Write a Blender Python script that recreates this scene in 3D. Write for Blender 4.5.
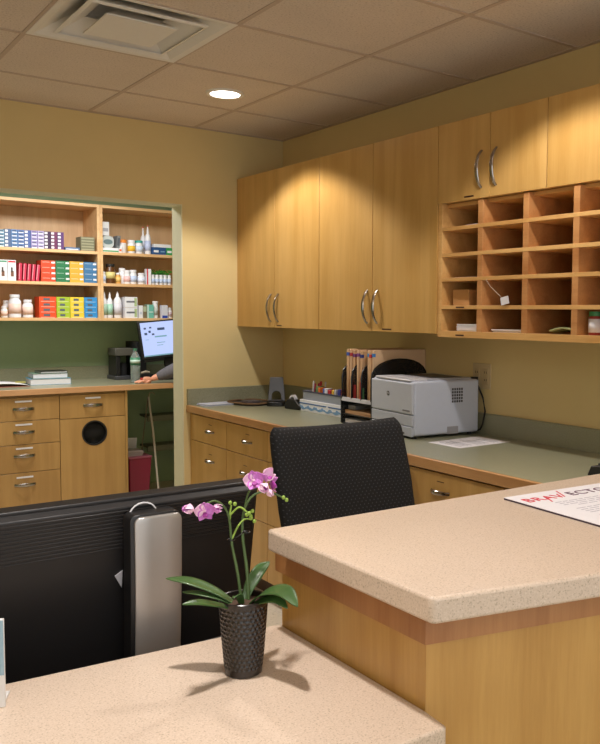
import bpy, bmesh, math, random
from mathutils import Vector, Matrix
R = math.radians
scn = bpy.context.scene
for o in list(bpy.data.objects): bpy.data.objects.remove(o, do_unlink=True)
COL = scn.collection

def lin(c): 
    c /= 255.0
    return c/12.92 if c <= .04045 else ((c+.055)/1.055)**2.4
def rgb(r, g, b): return (lin(r), lin(g), lin(b), 1.0)

# ------------------------------------------------------------------ camera
F_PX, YAW, PITCH, ROLL, CAM_H = 833.7, R(37.32), R(-3.89), R(.49), 1.455
cam = bpy.data.cameras.new('camera'); camo = bpy.data.objects.new('camera', cam); COL.objects.link(camo)
cam.sensor_fit = 'HORIZONTAL'; cam.sensor_width = 36; cam.lens = F_PX*36/600
cam.shift_x = (300-387.6)/600; cam.shift_y = (370.0-372)/600
fw = Vector((math.sin(YAW)*math.cos(PITCH), math.cos(YAW)*math.cos(PITCH), math.sin(PITCH)))
r0 = Vector((math.cos(YAW), -math.sin(YAW), 0)); u0 = r0.cross(fw)
r1 = r0*math.cos(ROLL)+u0*math.sin(ROLL); u1 = -r0*math.sin(ROLL)+u0*math.cos(ROLL)
M = Matrix((r1, u1, -fw)).transposed().to_4x4(); M.translation = Vector((0, 0, CAM_H))
camo.matrix_world = M; cam.clip_start = .02
scn.camera = camo

# ------------------------------------------------------------------ light and exposure
scn.view_settings.view_transform = 'Standard'; scn.view_settings.look = 'None'
scn.view_settings.gamma = 1; scn.view_settings.use_curve_mapping = False
scn.view_settings.exposure = 0.15
w = bpy.data.worlds.new('world'); scn.world = w; w.use_nodes = True
w.node_tree.nodes['Background'].inputs[0].default_value = (.93, .98, 1.02, 1)
w.node_tree.nodes['Background'].inputs[1].default_value = 1.15
WARM = (1.0, .93, .885)
DOWNLIGHT_W, DOWNLIGHT_ANGLE = 69, 119
def area(name, loc, sx, sy, power, col, rot=(0, 0, 0)):
    l = bpy.data.lights.new(name, 'AREA'); l.shape = 'RECTANGLE'; l.size = sx; l.size_y = sy; l.energy = power; l.color = col
    o = bpy.data.objects.new(name, l); COL.objects.link(o); o.location = loc; o.rotation_euler = rot
    return o
area('back_room_added_light', (1.7, 5.55, 2.47), 1.15, .55, 36, (1.0, .99, .97))  # unseen area light added under the ceiling to brighten the back room
area('lobby_fill_light', (-.6, -.9, 2.46), 1.6, 1.6, 26, (1.0, .98, .95))  # ambient fill added behind the camera, no real fixture

# ------------------------------------------------------------------ mesh helpers
class MB:
    def __init__(s): s.bm = bmesh.new()
    def _tag(s, faces, mi):
        for f in faces: f.material_index = mi
    def box(s, x0, x1, y0, y1, z0, z1, mi=0, M=None):
        vs = [Vector((x, y, z)) for x in (x0, x1) for y in (y0, y1) for z in (z0, z1)]
        if M: vs = [M @ v for v in vs]
        v = [s.bm.verts.new(p) for p in vs]
        fs = [s.bm.faces.new([v[i] for i in q]) for q in ((0,1,3,2),(4,6,7,5),(0,4,5,1),(2,3,7,6),(0,2,6,4),(1,5,7,3))]
        s._tag(fs, mi); return s
    def prism(s, poly, z0, z1, mi=0, M=None, mi_top=None):
        n = len(poly)
        a = [Vector((p[0], p[1], z0)) for p in poly]; b = [Vector((p[0], p[1], z1)) for p in poly]
        if M: a = [M @ v for v in a]; b = [M @ v for v in b]
        a = [s.bm.verts.new(v) for v in a]; b = [s.bm.verts.new(v) for v in b]
        fs = [s.bm.faces.new([a[i], a[(i+1)%n], b[(i+1)%n], b[i]]) for i in range(n)]
        t = s.bm.faces.new(b); fs += [s.bm.faces.new(a[::-1]), t]
        s._tag(fs, mi)
        if mi_top is not None: t.material_index = mi_top
        return s
    def lathe(s, prof, c=(0, 0, 0), seg=24, mi=0, M=None, disp=None, bands=None):
        rings = []
        for (r, z) in prof:
            if r < 1e-6: rings.append([s.bm.verts.new((M @ Vector((c[0], c[1], c[2]+z))) if M else (c[0], c[1], c[2]+z))])
            else:
                ring = []
                for k in range(seg):
                    a = 2*math.pi*k/seg; rr = r+(disp(a, z) if disp else 0)
                    p = Vector((c[0]+rr*math.cos(a), c[1]+rr*math.sin(a), c[2]+z))
                    ring.append(s.bm.verts.new(M @ p if M else p))
                rings.append(ring)
        for j in range(len(rings)-1):
            A, B = rings[j], rings[j+1]; m = bands[j] if bands else mi
            for k in range(seg):
                k2 = (k+1) % seg
                if len(A) == 1 and len(B) == 1: continue
                if len(A) == 1: q = [A[0], B[k2], B[k]]
                elif len(B) == 1: q = [A[k], A[k2], B[0]]
                else: q = [A[k], A[k2], B[k2], B[k]]
                s.bm.faces.new(q).material_index = m
        return s
    def cyl(s, c, r, h, seg=20, mi=0, M=None, r2=None):
        r2 = r if r2 is None else r2
        return s.lathe([(0, 0), (r, 0), (r2, h), (0, h)], c, seg, mi, M)
    def tube(s, pts, r, seg=8, mi=0, flat=1.0, up=(0, 0, 1)):
        pts = [Vector(p) for p in pts]; n = len(pts)
        rs = r if isinstance(r, (list, tuple)) else [r]*n
        rings = []; ref = Vector(up)
        for i in range(n):
            t = (pts[min(i+1, n-1)]-pts[max(i-1, 0)]).normalized()
            a = ref-t*ref.dot(t)
            if a.length < 1e-4: a = Vector((1, .3, 0))-t*Vector((1, .3, 0)).dot(t)
            a.normalize(); b = t.cross(a)
            rings.append([s.bm.verts.new(pts[i]+(a*math.cos(2*math.pi*k/seg)*flat+b*math.sin(2*math.pi*k/seg))*rs[i]) for k in range(seg)])
        fs = []
        for j in range(n-1):
            for k in range(seg):
                k2 = (k+1) % seg
                fs.append(s.bm.faces.new([rings[j][k], rings[j][k2], rings[j+1][k2], rings[j+1][k]]))
        fs.append(s.bm.faces.new(rings[0][::-1])); fs.append(s.bm.faces.new(rings[-1]))
        s._tag(fs, mi); return s
    def grid(s, fn, nu, nv, mi=0):
        g = [[s.bm.verts.new(fn(i/nu, j/nv)) for j in range(nv+1)] for i in range(nu+1)]
        s._tag([s.bm.faces.new([g[i][j], g[i+1][j], g[i+1][j+1], g[i][j+1]]) for i in range(nu) for j in range(nv)], mi); return s
    def ball(s, c, rx, ry, rz, mi=0, seg=14, M=None):
        prof = [(math.sin(math.pi*i/8), -math.cos(math.pi*i/8)) for i in range(9)]
        prof[0] = (0, -1); prof[-1] = (0, 1)
        T = Matrix.Translation(Vector(c)) @ (M or Matrix.Identity(4)) @ Matrix.Diagonal((rx, ry, rz, 1))
        return s.lathe(prof, (0, 0, 0), seg, mi, T)
    def build(s, name, mats, parent=None, bevel=0, smooth=True, solid=0, sub=0, local=False, segs=2):
        if not isinstance(mats, (list, tuple)): mats = [mats]
        bmesh.ops.recalc_face_normals(s.bm, faces=s.bm.faces)
        me = bpy.data.meshes.new(name)
        if parent is not None and not local:
            inv = full(parent).inverted()
            bmesh.ops.transform(s.bm, matrix=inv, verts=s.bm.verts)
        loc = None
        if parent is None and not local:
            xs = [v.co.x for v in s.bm.verts]; ys = [v.co.y for v in s.bm.verts]; zs = [v.co.z for v in s.bm.verts]
            loc = Vector(((min(xs)+max(xs))/2, (min(ys)+max(ys))/2, min(zs)))
            bmesh.ops.translate(s.bm, vec=-loc, verts=s.bm.verts)
        s.bm.to_mesh(me); s.bm.free()
        for m in mats: me.materials.append(m)
        if smooth:
            me.polygons.foreach_set('use_smooth', [True]*len(me.polygons))
            try: me.set_sharp_from_angle(angle=R(35))
            except Exception: pass
        o = bpy.data.objects.new(name, me); COL.objects.link(o)
        if loc is not None: o.location = loc
        if parent is not None: o.parent = parent
        if solid:
            md = o.modifiers.new('thick', 'SOLIDIFY'); md.thickness = solid; md.offset = 0
        if bevel:
            md = o.modifiers.new('bevel', 'BEVEL'); md.width = bevel; md.segments = segs; md.limit_method = 'ANGLE'; md.angle_limit = R(40)
        if sub:
            md = o.modifiers.new('sub', 'SUBSURF'); md.levels = sub; md.render_levels = sub
        return o
def full(o):
    m = Matrix.LocRotScale(o.location, o.rotation_euler, o.scale)
    return full(o.parent) @ m if o.parent else m
def tag(o, label, cat, group=None, kind=None):
    o['label'] = label; o['category'] = cat
    if group: o['group'] = group
    if kind: o['kind'] = kind
    return o
def thing(name, loc, label, cat, rz=0, group=None):
    o = bpy.data.objects.new(name, None); COL.objects.link(o); o.empty_display_size = .05
    o.location = loc; o.rotation_euler = (0, 0, rz)
    return tag(o, label, cat, group)
def struct(o): o['kind'] = 'structure'; return o
def copy_tree(o, parent=None):
    c = o.copy(); COL.objects.link(c)
    if parent: c.parent = parent
    for ch in [k for k in bpy.data.objects if k.parent == o]: copy_tree(ch, c)
    return c
def rotz(a, c=(0, 0, 0)): return Matrix.Translation(Vector(c)) @ Matrix.Rotation(a, 4, 'Z')

# ------------------------------------------------------------------ materials
def mat(name, col, rough=.5, metal=0, spec=.5, noise=0, nscale=40, bump=0, bscale=200, coat=0, emit=None, es=0, trans=0, sheen=0):
    m = bpy.data.materials.new(name); m.use_nodes = True; nt = m.node_tree; b = nt.nodes['Principled BSDF']
    b.inputs['Base Color'].default_value = col; b.inputs['Roughness'].default_value = rough; b.inputs['Metallic'].default_value = metal
    b.inputs['Specular IOR Level'].default_value = spec; b.inputs['Coat Weight'].default_value = coat
    b.inputs['Transmission Weight'].default_value = trans; b.inputs['Sheen Weight'].default_value = sheen
    if emit: b.inputs['Emission Color'].default_value = emit; b.inputs['Emission Strength'].default_value = es
    tc = nt.nodes.new('ShaderNodeTexCoord')
    n = nt.nodes.new('ShaderNodeTexNoise'); n.inputs['Scale'].default_value = nscale; n.inputs['Detail'].default_value = 4
    nt.links.new(tc.outputs['Object'], n.inputs['Vector'])
    mx = nt.nodes.new('ShaderNodeMix'); mx.data_type = 'RGBA'; mx.blend_type = 'MIX'
    k = max(noise, .03)
    mx.inputs['A'].default_value = tuple(c*(1-k) for c in col[:3])+(1,); mx.inputs['B'].default_value = tuple(min(1, c*(1+k)) for c in col[:3])+(1,)
    nt.links.new(n.outputs['Fac'], mx.inputs['Factor']); nt.links.new(mx.outputs['Result'], b.inputs['Base Color'])
    if bump:
        n2 = nt.nodes.new('ShaderNodeTexNoise'); n2.inputs['Scale'].default_value = bscale; nt.links.new(tc.outputs['Object'], n2.inputs['Vector'])
        bp = nt.nodes.new('ShaderNodeBump'); bp.inputs['Strength'].default_value = bump; bp.inputs['Distance'].default_value = .002
        nt.links.new(n2.outputs['Fac'], bp.inputs['Height']); nt.links.new(bp.outputs['Normal'], b.inputs['Normal'])
    return m
def wood(name, c1, c2, axis='z', rough=.38, figure=1.0):
    m = bpy.data.materials.new(name); m.use_nodes = True; nt = m.node_tree; L = nt.links.new; b = nt.nodes['Principled BSDF']
    tc = nt.nodes.new('ShaderNodeTexCoord'); mp = nt.nodes.new('ShaderNodeMapping')
    oi = nt.nodes.new('ShaderNodeObjectInfo'); ad = nt.nodes.new('ShaderNodeVectorMath'); ad.operation = 'ADD'
    sc = nt.nodes.new('ShaderNodeVectorMath'); sc.operation = 'SCALE'; sc.inputs['Scale'].default_value = 17.0
    cb = nt.nodes.new('ShaderNodeCombineXYZ')
    for i in range(3): L(oi.outputs['Random'], cb.inputs[i])
    L(cb.outputs[0], sc.inputs[0]); L(tc.outputs['Object'], ad.inputs[0]); L(sc.outputs[0], ad.inputs[1]); L(ad.outputs[0], mp.inputs['Vector'])
    s = {'z': (9, 9, .55), 'y': (9, .55, 9), 'x': (.55, 9, 9)}[axis]
    mp.inputs['Scale'].default_value = s
    n1 = nt.nodes.new('ShaderNodeTexNoise'); n1.inputs['Scale'].default_value = 1.3; n1.inputs['Detail'].default_value = 6; n1.inputs['Distortion'].default_value = .6
    n2 = nt.nodes.new('ShaderNodeTexNoise'); n2.inputs['Scale'].default_value = 14; n2.inputs['Detail'].default_value = 8; n2.inputs['Roughness'].default_value = .7
    n3 = nt.nodes.new('ShaderNodeTexNoise'); n3.inputs['Scale'].default_value = 3.2; n3.inputs['Detail'].default_value = 2
    L(mp.outputs[0], n1.inputs[0]); L(mp.outputs[0], n2.inputs[0]); L(ad.outputs[0], n3.inputs[0])
    a1 = nt.nodes.new('ShaderNodeMath'); a1.operation = 'MULTIPLY_ADD'; a1.inputs[1].default_value = .5*figure; 
    L(n2.outputs['Fac'], a1.inputs[0]); L(n1.outputs['Fac'], a1.inputs[2])
    a2 = nt.nodes.new('ShaderNodeMath'); a2.operation = 'MULTIPLY_ADD'; a2.inputs[1].default_value = .45
    L(n3.outputs['Fac'], a2.inputs[0]); L(a1.outputs[0], a2.inputs[2])
    rp = nt.nodes.new('ShaderNodeValToRGB'); rp.color_ramp.elements[0].position = .62; rp.color_ramp.elements[1].position = 1.25 if False else 1.0
    rp.color_ramp.elements[0].color = c1; rp.color_ramp.elements[1].color = c2
    sb = nt.nodes.new('ShaderNodeMath'); sb.operation = 'ADD'; sb.inputs[1].default_value = -.12
    L(a2.outputs[0], sb.inputs[0]); L(sb.outputs[0], rp.inputs[0]); L(rp.outputs[0], b.inputs['Base Color'])
    b.inputs['Roughness'].default_value = rough; b.inputs['Coat Weight'].default_value = .15; b.inputs['Coat Roughness'].default_value = .3
    bp = nt.nodes.new('ShaderNodeBump'); bp.inputs['Strength'].default_value = .05; bp.inputs['Distance'].default_value = .002
    L(n2.outputs['Fac'], bp.inputs['Height']); L(bp.outputs[0], b.inputs['Normal'])
    return m
def speckle(name, base, dark, light, scale=420, rough=.35, bump=0):
    m = bpy.data.materials.new(name); m.use_nodes = True; nt = m.node_tree; L = nt.links.new; b = nt.nodes['Principled BSDF']
    tc = nt.nodes.new('ShaderNodeTexCoord'); n = nt.nodes.new('ShaderNodeTexNoise'); n.inputs['Scale'].default_value = scale; n.inputs['Detail'].default_value = 3
    n.inputs['Roughness'].default_value = .65
    L(tc.outputs['Object'], n.inputs[0])
    rp = nt.nodes.new('ShaderNodeValToRGB'); e = rp.color_ramp.elements
    e[0].position = .34; e[0].color = dark; e[1].position = .68; e[1].color = light
    x = e.new(.44); x.color = base; x = e.new(.57); x.color = base
    L(n.outputs['Fac'], rp.inputs[0])
    v = nt.nodes.new('ShaderNodeTexNoise'); v.inputs['Scale'].default_value = 4; L(tc.outputs['Object'], v.inputs[0])
    mx = nt.nodes.new('ShaderNodeMix'); mx.data_type = 'RGBA'; mx.blend_type = 'MULTIPLY'; mx.inputs['Factor'].default_value = .12
    L(rp.outputs[0], mx.inputs['A']); L(v.outputs['Fac'], mx.inputs['B']); L(mx.outputs['Result'], b.inputs['Base Color'])
    b.inputs['Roughness'].default_value = rough
    if bump:
        bp = nt.nodes.new('ShaderNodeBump'); bp.inputs['Strength'].default_value = bump; bp.inputs['Distance'].default_value = .003
        L(n.outputs['Fac'], bp.inputs['Height']); L(bp.outputs[0], b.inputs['Normal'])
    return m
def dotted(name, base, dot, pitch=.016, rad=.13, rough=.85):
    m = bpy.data.materials.new(name); m.use_nodes = True; nt = m.node_tree; L = nt.links.new; b = nt.nodes['Principled BSDF']
    tc = nt.nodes.new('ShaderNodeTexCoord'); sp = nt.nodes.new('ShaderNodeSeparateXYZ'); L(tc.outputs['Object'], sp.inputs[0])
    def mth(op, a, bb=None, c=None):
        k = nt.nodes.new('ShaderNodeMath'); k.operation = op
        for i, v in enumerate((a, bb, c)):
            if v is None: continue
            if isinstance(v, (int, float)): k.inputs[i].default_value = v
            else: L(v, k.inputs[i])
        return k.outputs[0]
    u = mth('DIVIDE', sp.outputs[0], pitch); v = mth('DIVIDE', sp.outputs[2], pitch*.62)
    row = mth('FLOOR', v); sh = mth('MULTIPLY', mth('MODULO', mth('ABSOLUTE', row), 2.0), .5)
    fu = mth('SUBTRACT', mth('FRACT', mth('ADD', u, sh)), .5); fv = mth('MULTIPLY', mth('SUBTRACT', mth('FRACT', v), .5), .7)
    d = mth('SQRT', mth('ADD', mth('MULTIPLY', fu, fu), mth('MULTIPLY', fv, fv)))
    k = mth('LESS_THAN', d, rad)
    mx = nt.nodes.new('ShaderNodeMix'); mx.data_type = 'RGBA'; mx.inputs['A'].default_value = base; mx.inputs['B'].default_value = dot
    L(k, mx.inputs['Factor']); L(mx.outputs['Result'], b.inputs['Base Color']); b.inputs['Roughness'].default_value = rough
    bp = nt.nodes.new('ShaderNodeBump'); bp.inputs['Strength'].default_value = .5; bp.inputs['Distance'].default_value = .002
    L(d, bp.inputs['Height']); L(bp.outputs[0], b.inputs['Normal'])
    return m
MAPLE = wood('maple_veneer', rgb(194, 150, 80), rgb(212, 170, 102), 'z', figure=.7)
MAPLE_H = wood('maple_veneer_level', rgb(200, 146, 80), rgb(228, 182, 116), 'y')
MAPLE_P = wood('maple_counter_panel', rgb(174, 128, 60), rgb(196, 152, 82), 'z', figure=1.0)
MAPLE_IN = wood('maple_carcass', rgb(176, 116, 64), rgb(205, 148, 92), 'y', rough=.5)
CHERRY = wood('cherry_trim', rgb(158, 104, 58), rgb(182, 130, 80), 'z', rough=.4)
NOSING = wood('maple_nosing', rgb(172, 124, 74), rgb(196, 150, 98), 'y', rough=.4)
SHELFWOOD = wood('birch_shelf', rgb(206, 160, 108), rgb(230, 190, 140), 'x', rough=.5)
SHELFBACK = wood('birch_back', rgb(206, 168, 126), rgb(226, 192, 150), 'z', rough=.55)
WALL = mat('tan_wall_paint', rgb(226, 204, 146), .85, noise=.04, nscale=6, bump=.25, bscale=160)
GREENW = mat('green_wall_paint', rgb(152, 174, 138), .85, noise=.04, bump=.2)
JAMB = mat('pale_green_paint', rgb(224, 220, 186), .7, noise=.04, bump=.15)
CEIL = speckle('ceiling_tile', rgb(226, 211, 195), rgb(194, 178, 162), rgb(236, 223, 208), 130, .9, bump=.35)
GRID = mat('ceiling_grid_paint', rgb(196, 176, 158), .7)
FLOOR = speckle('cream_vinyl', rgb(214, 202, 180), rgb(190, 178, 154), rgb(228, 216, 196), 60, .4)
LAMINATE = speckle('green_laminate', rgb(152, 152, 126), rgb(126, 128, 102), rgb(176, 174, 148), 260, .28)
SLAB = speckle('speckled_beige_slab', rgb(218, 198, 178), rgb(178, 158, 134), rgb(230, 214, 198), 330, .32)
NICKEL = mat('brushed_nickel', rgb(168, 160, 152), .2, 1.0)
CHROME = mat('polished_chrome', rgb(205, 205, 205), .12, 1.0)
SILVER = mat('silver_plastic', rgb(176, 172, 168), .36, .6)
BLACK = mat('black_plastic', rgb(30, 29, 30), .42)
BLACKG = mat('black_gloss_plastic', rgb(22, 22, 24), .22)
BLACKM = mat('black_matte', rgb(20, 19, 19), .8)
DARK = mat('dark_recess', rgb(14, 13, 12), .9)
KICK = mat('dark_brown_kick', rgb(84, 62, 50), .7)
WHITEM = mat('white_enamel', rgb(236, 232, 224), .45)
WHITE = mat('white_plastic', rgb(226, 226, 226), .4)
PAPER = mat('white_paper', rgb(232, 230, 234), .8)
PAPERB = mat('bluish_paper', rgb(206, 212, 230), .8)
GREYP = mat('grey_plastic', rgb(150, 150, 152), .5)
GREYL = mat('printer_grey', rgb(194, 201, 216), .45)
GREYD = mat('dark_grey_plastic', rgb(66, 66, 70), .45)
FABRIC = dotted('black_dotted_fabric', rgb(14, 14, 15), rgb(58, 60, 62))
CACHE = {}
def flat(r, g, b, rough=.5):
    k = (r, g, b, rough)
    if k not in CACHE: CACHE[k] = mat('coloured_%02x%02x%02x' % (r, g, b), rgb(r, g, b), rough)
    return CACHE[k]

# ================================================================== ROOM SHELL
XR, YB, ZC = 2.634, 4.534, 2.505
XL = -2.6; YF = -2.2
b = MB(); b.box(XL, 4.2, YF, 8.0, -.05, 0); struct(b.build('floor', FLOOR, smooth=False))
# ceiling: one slab with an opening for the air diffuser
VX0, VX1, VY0, VY1 = .862, 1.452, 2.822, 3.412
b = MB()
for (x0, x1, y0, y1) in ((XL, VX0, YF, YB), (VX1, XR, YF, YB), (VX0, VX1, YF, VY0), (VX0, VX1, VY1, YB)):
    b.box(x0, x1, y0, y1, ZC, ZC+.05)
b.box(XL, 4.2, YB, 8.0, ZC, ZC+.05)
struct(b.build('ceiling', CEIL, smooth=False))
b = MB()
x = 2.044
while x > XL: b.box(x-.009, x+.009, YF, YB, ZC-.003, ZC+.002); x -= .5925
y = 4.02
while y > YF: b.box(XL, XR, y-.009, y+.009, ZC-.0035, ZC+.002); y -= .598
b.box(XR-.02, XR, YF, YB, ZC-.004, ZC+.002); b.box(XL, XR-.02, YB-.02, YB, ZC-.004, ZC+.002)
struct(b.build('trim_1', GRID, smooth=False))
b = MB(); b.box(XR, XR+.12, YF, YB+.13, 0, ZC); struct(b.build('wall_right', WALL, smooth=False))
b = MB(); DZ = 2.062; DX = 1.972
b.box(DX+.002, XR, YB, YB+.13, 0, ZC); b.box(.05, DX+.002, YB, YB+.13, DZ+.002, ZC); b.box(XL, .05, YB, YB+.13, 0, ZC)
struct(b.build('wall_back', WALL, smooth=False))
b = MB(); b.box(DX-.004, DX+.002, YB-.001, YB+.131, 0, DZ+.002); b.box(.05, DX, YB-.001, YB+.131, DZ-.004, DZ+.002)
b.box(.05, .056, YB-.001, YB+.131, 0, DZ); struct(b.build('trim_2', JAMB, smooth=False))
b = MB(); b.box(XL-.12, XL, YF, YB+.13, 0, ZC); struct(b.build('wall_left', WALL, smooth=False))
b = MB(); b.box(-.4, 4.2, 6.79, 6.9, 0, ZC); struct(b.build('wall_far', GREENW, smooth=False))
b = MB(); b.box(-.5, -.4, YB+.13, 6.9, 0, ZC); struct(b.build('wall_far_left', GREENW, smooth=False))
b = MB(); b.box(4.1, 4.2, YB+.13, 6.9, 0, ZC); struct(b.build('wall_far_right', GREENW, smooth=False))
b = MB(); b.box(XR+.12, 4.1, YB+.1, YB+.13, 0, ZC); b.box(XL, -.5, YB+.1, YB+.13, 0, ZC); struct(b.build('wall_far_near', GREENW, smooth=False))

# ------------------------------------------------------------------ air diffuser
def frustum(b, cx, cy, h0, z0, h1, z1, mi=0):
    a = [b.bm.verts.new((cx+sx*h0, cy+sy*h0, z0)) for sx, sy in ((-1,-1),(1,-1),(1,1),(-1,1))]
    c = [b.bm.verts.new((cx+sx*h1, cy+sy*h1, z1)) for sx, sy in ((-1,-1),(1,-1),(1,1),(-1,1))]
    for i in range(4): b.bm.faces.new([a[i], a[(i+1)%4], c[(i+1)%4], c[i]]).material_index = mi
vx, vy = (VX0+VX1)/2, (VY0+VY1)/2
v = thing('air_diffuser', (vx, vy, ZC-.01), 'square off white ceiling air diffuser with nested louvres', 'air vent')
b = MB(); frustum(b, vx, vy, .294, ZC-.004, .27, ZC-.002); frustum(b, vx, vy, .27, ZC-.002, .15, ZC+.07); frustum(b, vx, vy, .15, ZC+.07, .15, ZC+.2)
frustum(b, vx, vy, .294, ZC-.004, .294, ZC+.01)
b.build('pan', WHITEM, v, solid=.002, smooth=False)
b = MB(); b.box(vx-.155, vx+.155, vy-.155, vy+.155, ZC+.2, ZC+.205); b.build('duct', DARK, v)
for (o_, i_, z_) in ((.215, .185, .0),):
    b = MB(); frustum(b, vx, vy, o_, ZC-.004-z_, o_-.09, ZC+.05); frustum(b, vx, vy, o_, ZC-.004-z_, o_-.012, ZC-.008)
    b.build('louvre', WHITEM, v, solid=.003, smooth=False)
b = MB(); b.box(vx-.13, vx+.13, vy-.13, vy+.13, ZC-.012, ZC-.008); frustum(b, vx, vy, .13, ZC-.010, .07, ZC+.03)
b.build('centre_plate', WHITEM, v, solid=.002, smooth=False)

# ------------------------------------------------------------------ recessed downlights
LENS = mat('lamp_lens', rgb(255, 250, 240), .4, emit=(1.0, .93, .86, 1), es=6)
def downlight(x, y, label, gain=1.0):
    t = thing('recessed_downlight', (x, y, ZC-.008), label, 'ceiling light', group=None)
    b = MB(); b.lathe([(.072, .0), (.088, .0), (.092, .008), (.070, .008), (.072, .0)], (x, y, ZC-.008), 40); b.build('trim_ring', WHITEM, t)
    b = MB(); b.lathe([(0, 0), (.072, 0), (.072, .003), (0, .003)], (x, y, ZC-.005), 36); b.build('lens', LENS, t)
    l = bpy.data.lights.new('downlight_lamp', 'SPOT'); l.energy = DOWNLIGHT_W*gain; l.color = WARM; l.spot_size = R(DOWNLIGHT_ANGLE); l.spot_blend = .28; l.shadow_soft_size = .045
    o = bpy.data.objects.new('downlight_lamp', l); COL.objects.link(o); o.location = (0, 0, -.002); o.parent = t
downlight(1.85, 3.735, 'round recessed ceiling light shining over the tall wall cabinets')
downlight(1.85, 1.90, 'round recessed ceiling light over the pigeonhole unit', .75)
downlight(.45, 1.12, 'round recessed ceiling light straight above the orchid', 1.32)

# ------------------------------------------------------------------ handles
def bow_handle(parent, c, length, axis, out=(-1, 0, 0), bow=.028, r=.0085, m=None):
    c = Vector(c); ax = Vector(axis); o = Vector(out); n = 12; pts = []
    for i in range(n+1):
        t = -1+2*i/n; pts.append(c+ax*(t*length/2)+o*(bow*(1-t*t)**.75 if abs(t) < 1 else 0))
    b = MB(); rs = [r*(1.15-.35*abs(-1+2*i/n)) for i in range(n+1)]
    b.tube(pts, rs, 8, up=tuple(o), flat=.55)
    return b.build('handle', m or NICKEL, parent)

# ================================================================== WALL CABINETS (right wall)
XF = 2.318
def wall_cabinet(y0, y1, z0, z1, doors, label, handles):
    t = thing('wall_cabinet', ((XF+XR)/2, (y0+y1)/2, z0), label, 'cabinet')
    b = MB(); b.box(XF+.02, XR-.001, y0+.0006, y1-.0006, z0, z1); b.build('body', MAPLE, t, bevel=.001)
    for i, (a, c) in enumerate(doors):
        b = MB(); b.box(XF, XF+.019, a+.0018, c-.0018, z0-.002, z1); d = b.build('door', MAPLE, t, bevel=.0012)
        if handles[i]:
            hy, hz, ln = handles[i]; bow_handle(d, (XF, hy, hz), ln, (0, 0, 1))
    return t
wc = wall_cabinet(3.627, YB-.002, 1.372, 2.24, [(3.627, 4.083), (4.083, YB-.002)], 'tall maple wall cabinet with two doors in the room corner', [(4.043, 1.48, .155), (4.125, 1.48, .155)])
wc2 = wall_cabinet(2.702, 3.627, 1.372, 2.24, [(2.702, 3.165), (3.165, 3.627)], 'tall maple wall cabinet with two doors directly left of the pigeonholes', [(3.125, 1.485, .155), (3.205, 1.485, .155)])
wc3 = wall_cabinet(2.097, 2.702, 1.917, 2.24, [(2.097, 2.392), (2.392, 2.702)], 'short maple wall cabinet with two curved pulls above the pigeonholes', [(2.357, 2.028, .145), (2.440, 2.028, .145)])
wc4 = wall_cabinet(1.20, 2.097, 1.917, 2.24, [(1.20, 1.65), (1.65, 2.097)], 'short maple wall cabinet cut off by the right edge, above pill bottle', [(1.61, 2.028, .145), (1.69, 2.028, .145)])
LBL = flat(70, 40, 24)
for (p, y, z, wd) in ((wc, 4.03, 1.379, .05), (wc2, 3.05, 1.379, .07), (wc3, 2.51, 1.925, .055)):
    b = MB(); b.box(XF-.0008, XF+.001, y-wd/2, y+wd/2, z, z+.006); b.build('name_strip', LBL, p)
# ------------------------------------------------------------------ pigeonhole unit
ph = thing('pigeonhole_unit', (XF+.15, 1.945, 1.357), 'maple grid of open pigeonholes mounted under the short cabinets', 'pigeonhole shelf')
PX0 = XF+.006
zsh = [1.357, 1.4745, 1.5895, 1.6915, 1.800, 1.9115]; TH = .0155
ycol = [2.702, 2.462, 2.216, 1.974, 1.733, 1.491, 1.226]
b = MB(); b.box(XR-.014, XR-.001, 1.2, 2.702, 1.357, 1.915); b.build('back_panel', MAPLE_IN, ph)
b = MB(); b.box(PX0, XR-.014, 2.678, 2.702, 1.357, 1.915); b.build('side_panel', MAPLE_H, ph, bevel=.001)
b = MB(); b.box(PX0, XR-.014, 1.2, 1.226, 1.357, 1.915); b.build('side_panel', MAPLE_H, ph, bevel=.001)
for yy in ycol[1:-1]:
    b = MB(); b.box(PX0+.001, XR-.014, yy-.028, yy, 1.370, 1.9115); b.build('divider', MAPLE_IN, ph, bevel=.001)
for k, z in enumerate(zsh):
    b = MB(); z1 = z+(.0265 if k == 0 else TH if k < 5 else .0035)
    if k == 5: b.box(PX0+.03, XR-.014, 1.226, 2.678, 1.9, 1.915)
    else: b.box(PX0, XR-.014, 1.226, 2.678, z, z1)
    b.build('shelf', MAPLE_H, ph, bevel=.001)
for yy in (2.575, 2.573): pass
for z in (1.364, 1.479):
    b = MB(); b.box(PX0-.0008, PX0+.001, 2.535, 2.585, z, z+.006); b.build('name_strip', LBL, ph)
SH = [1.3835]+[z+TH for z in zsh[1:5]]      # top surface of each shelf
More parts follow.
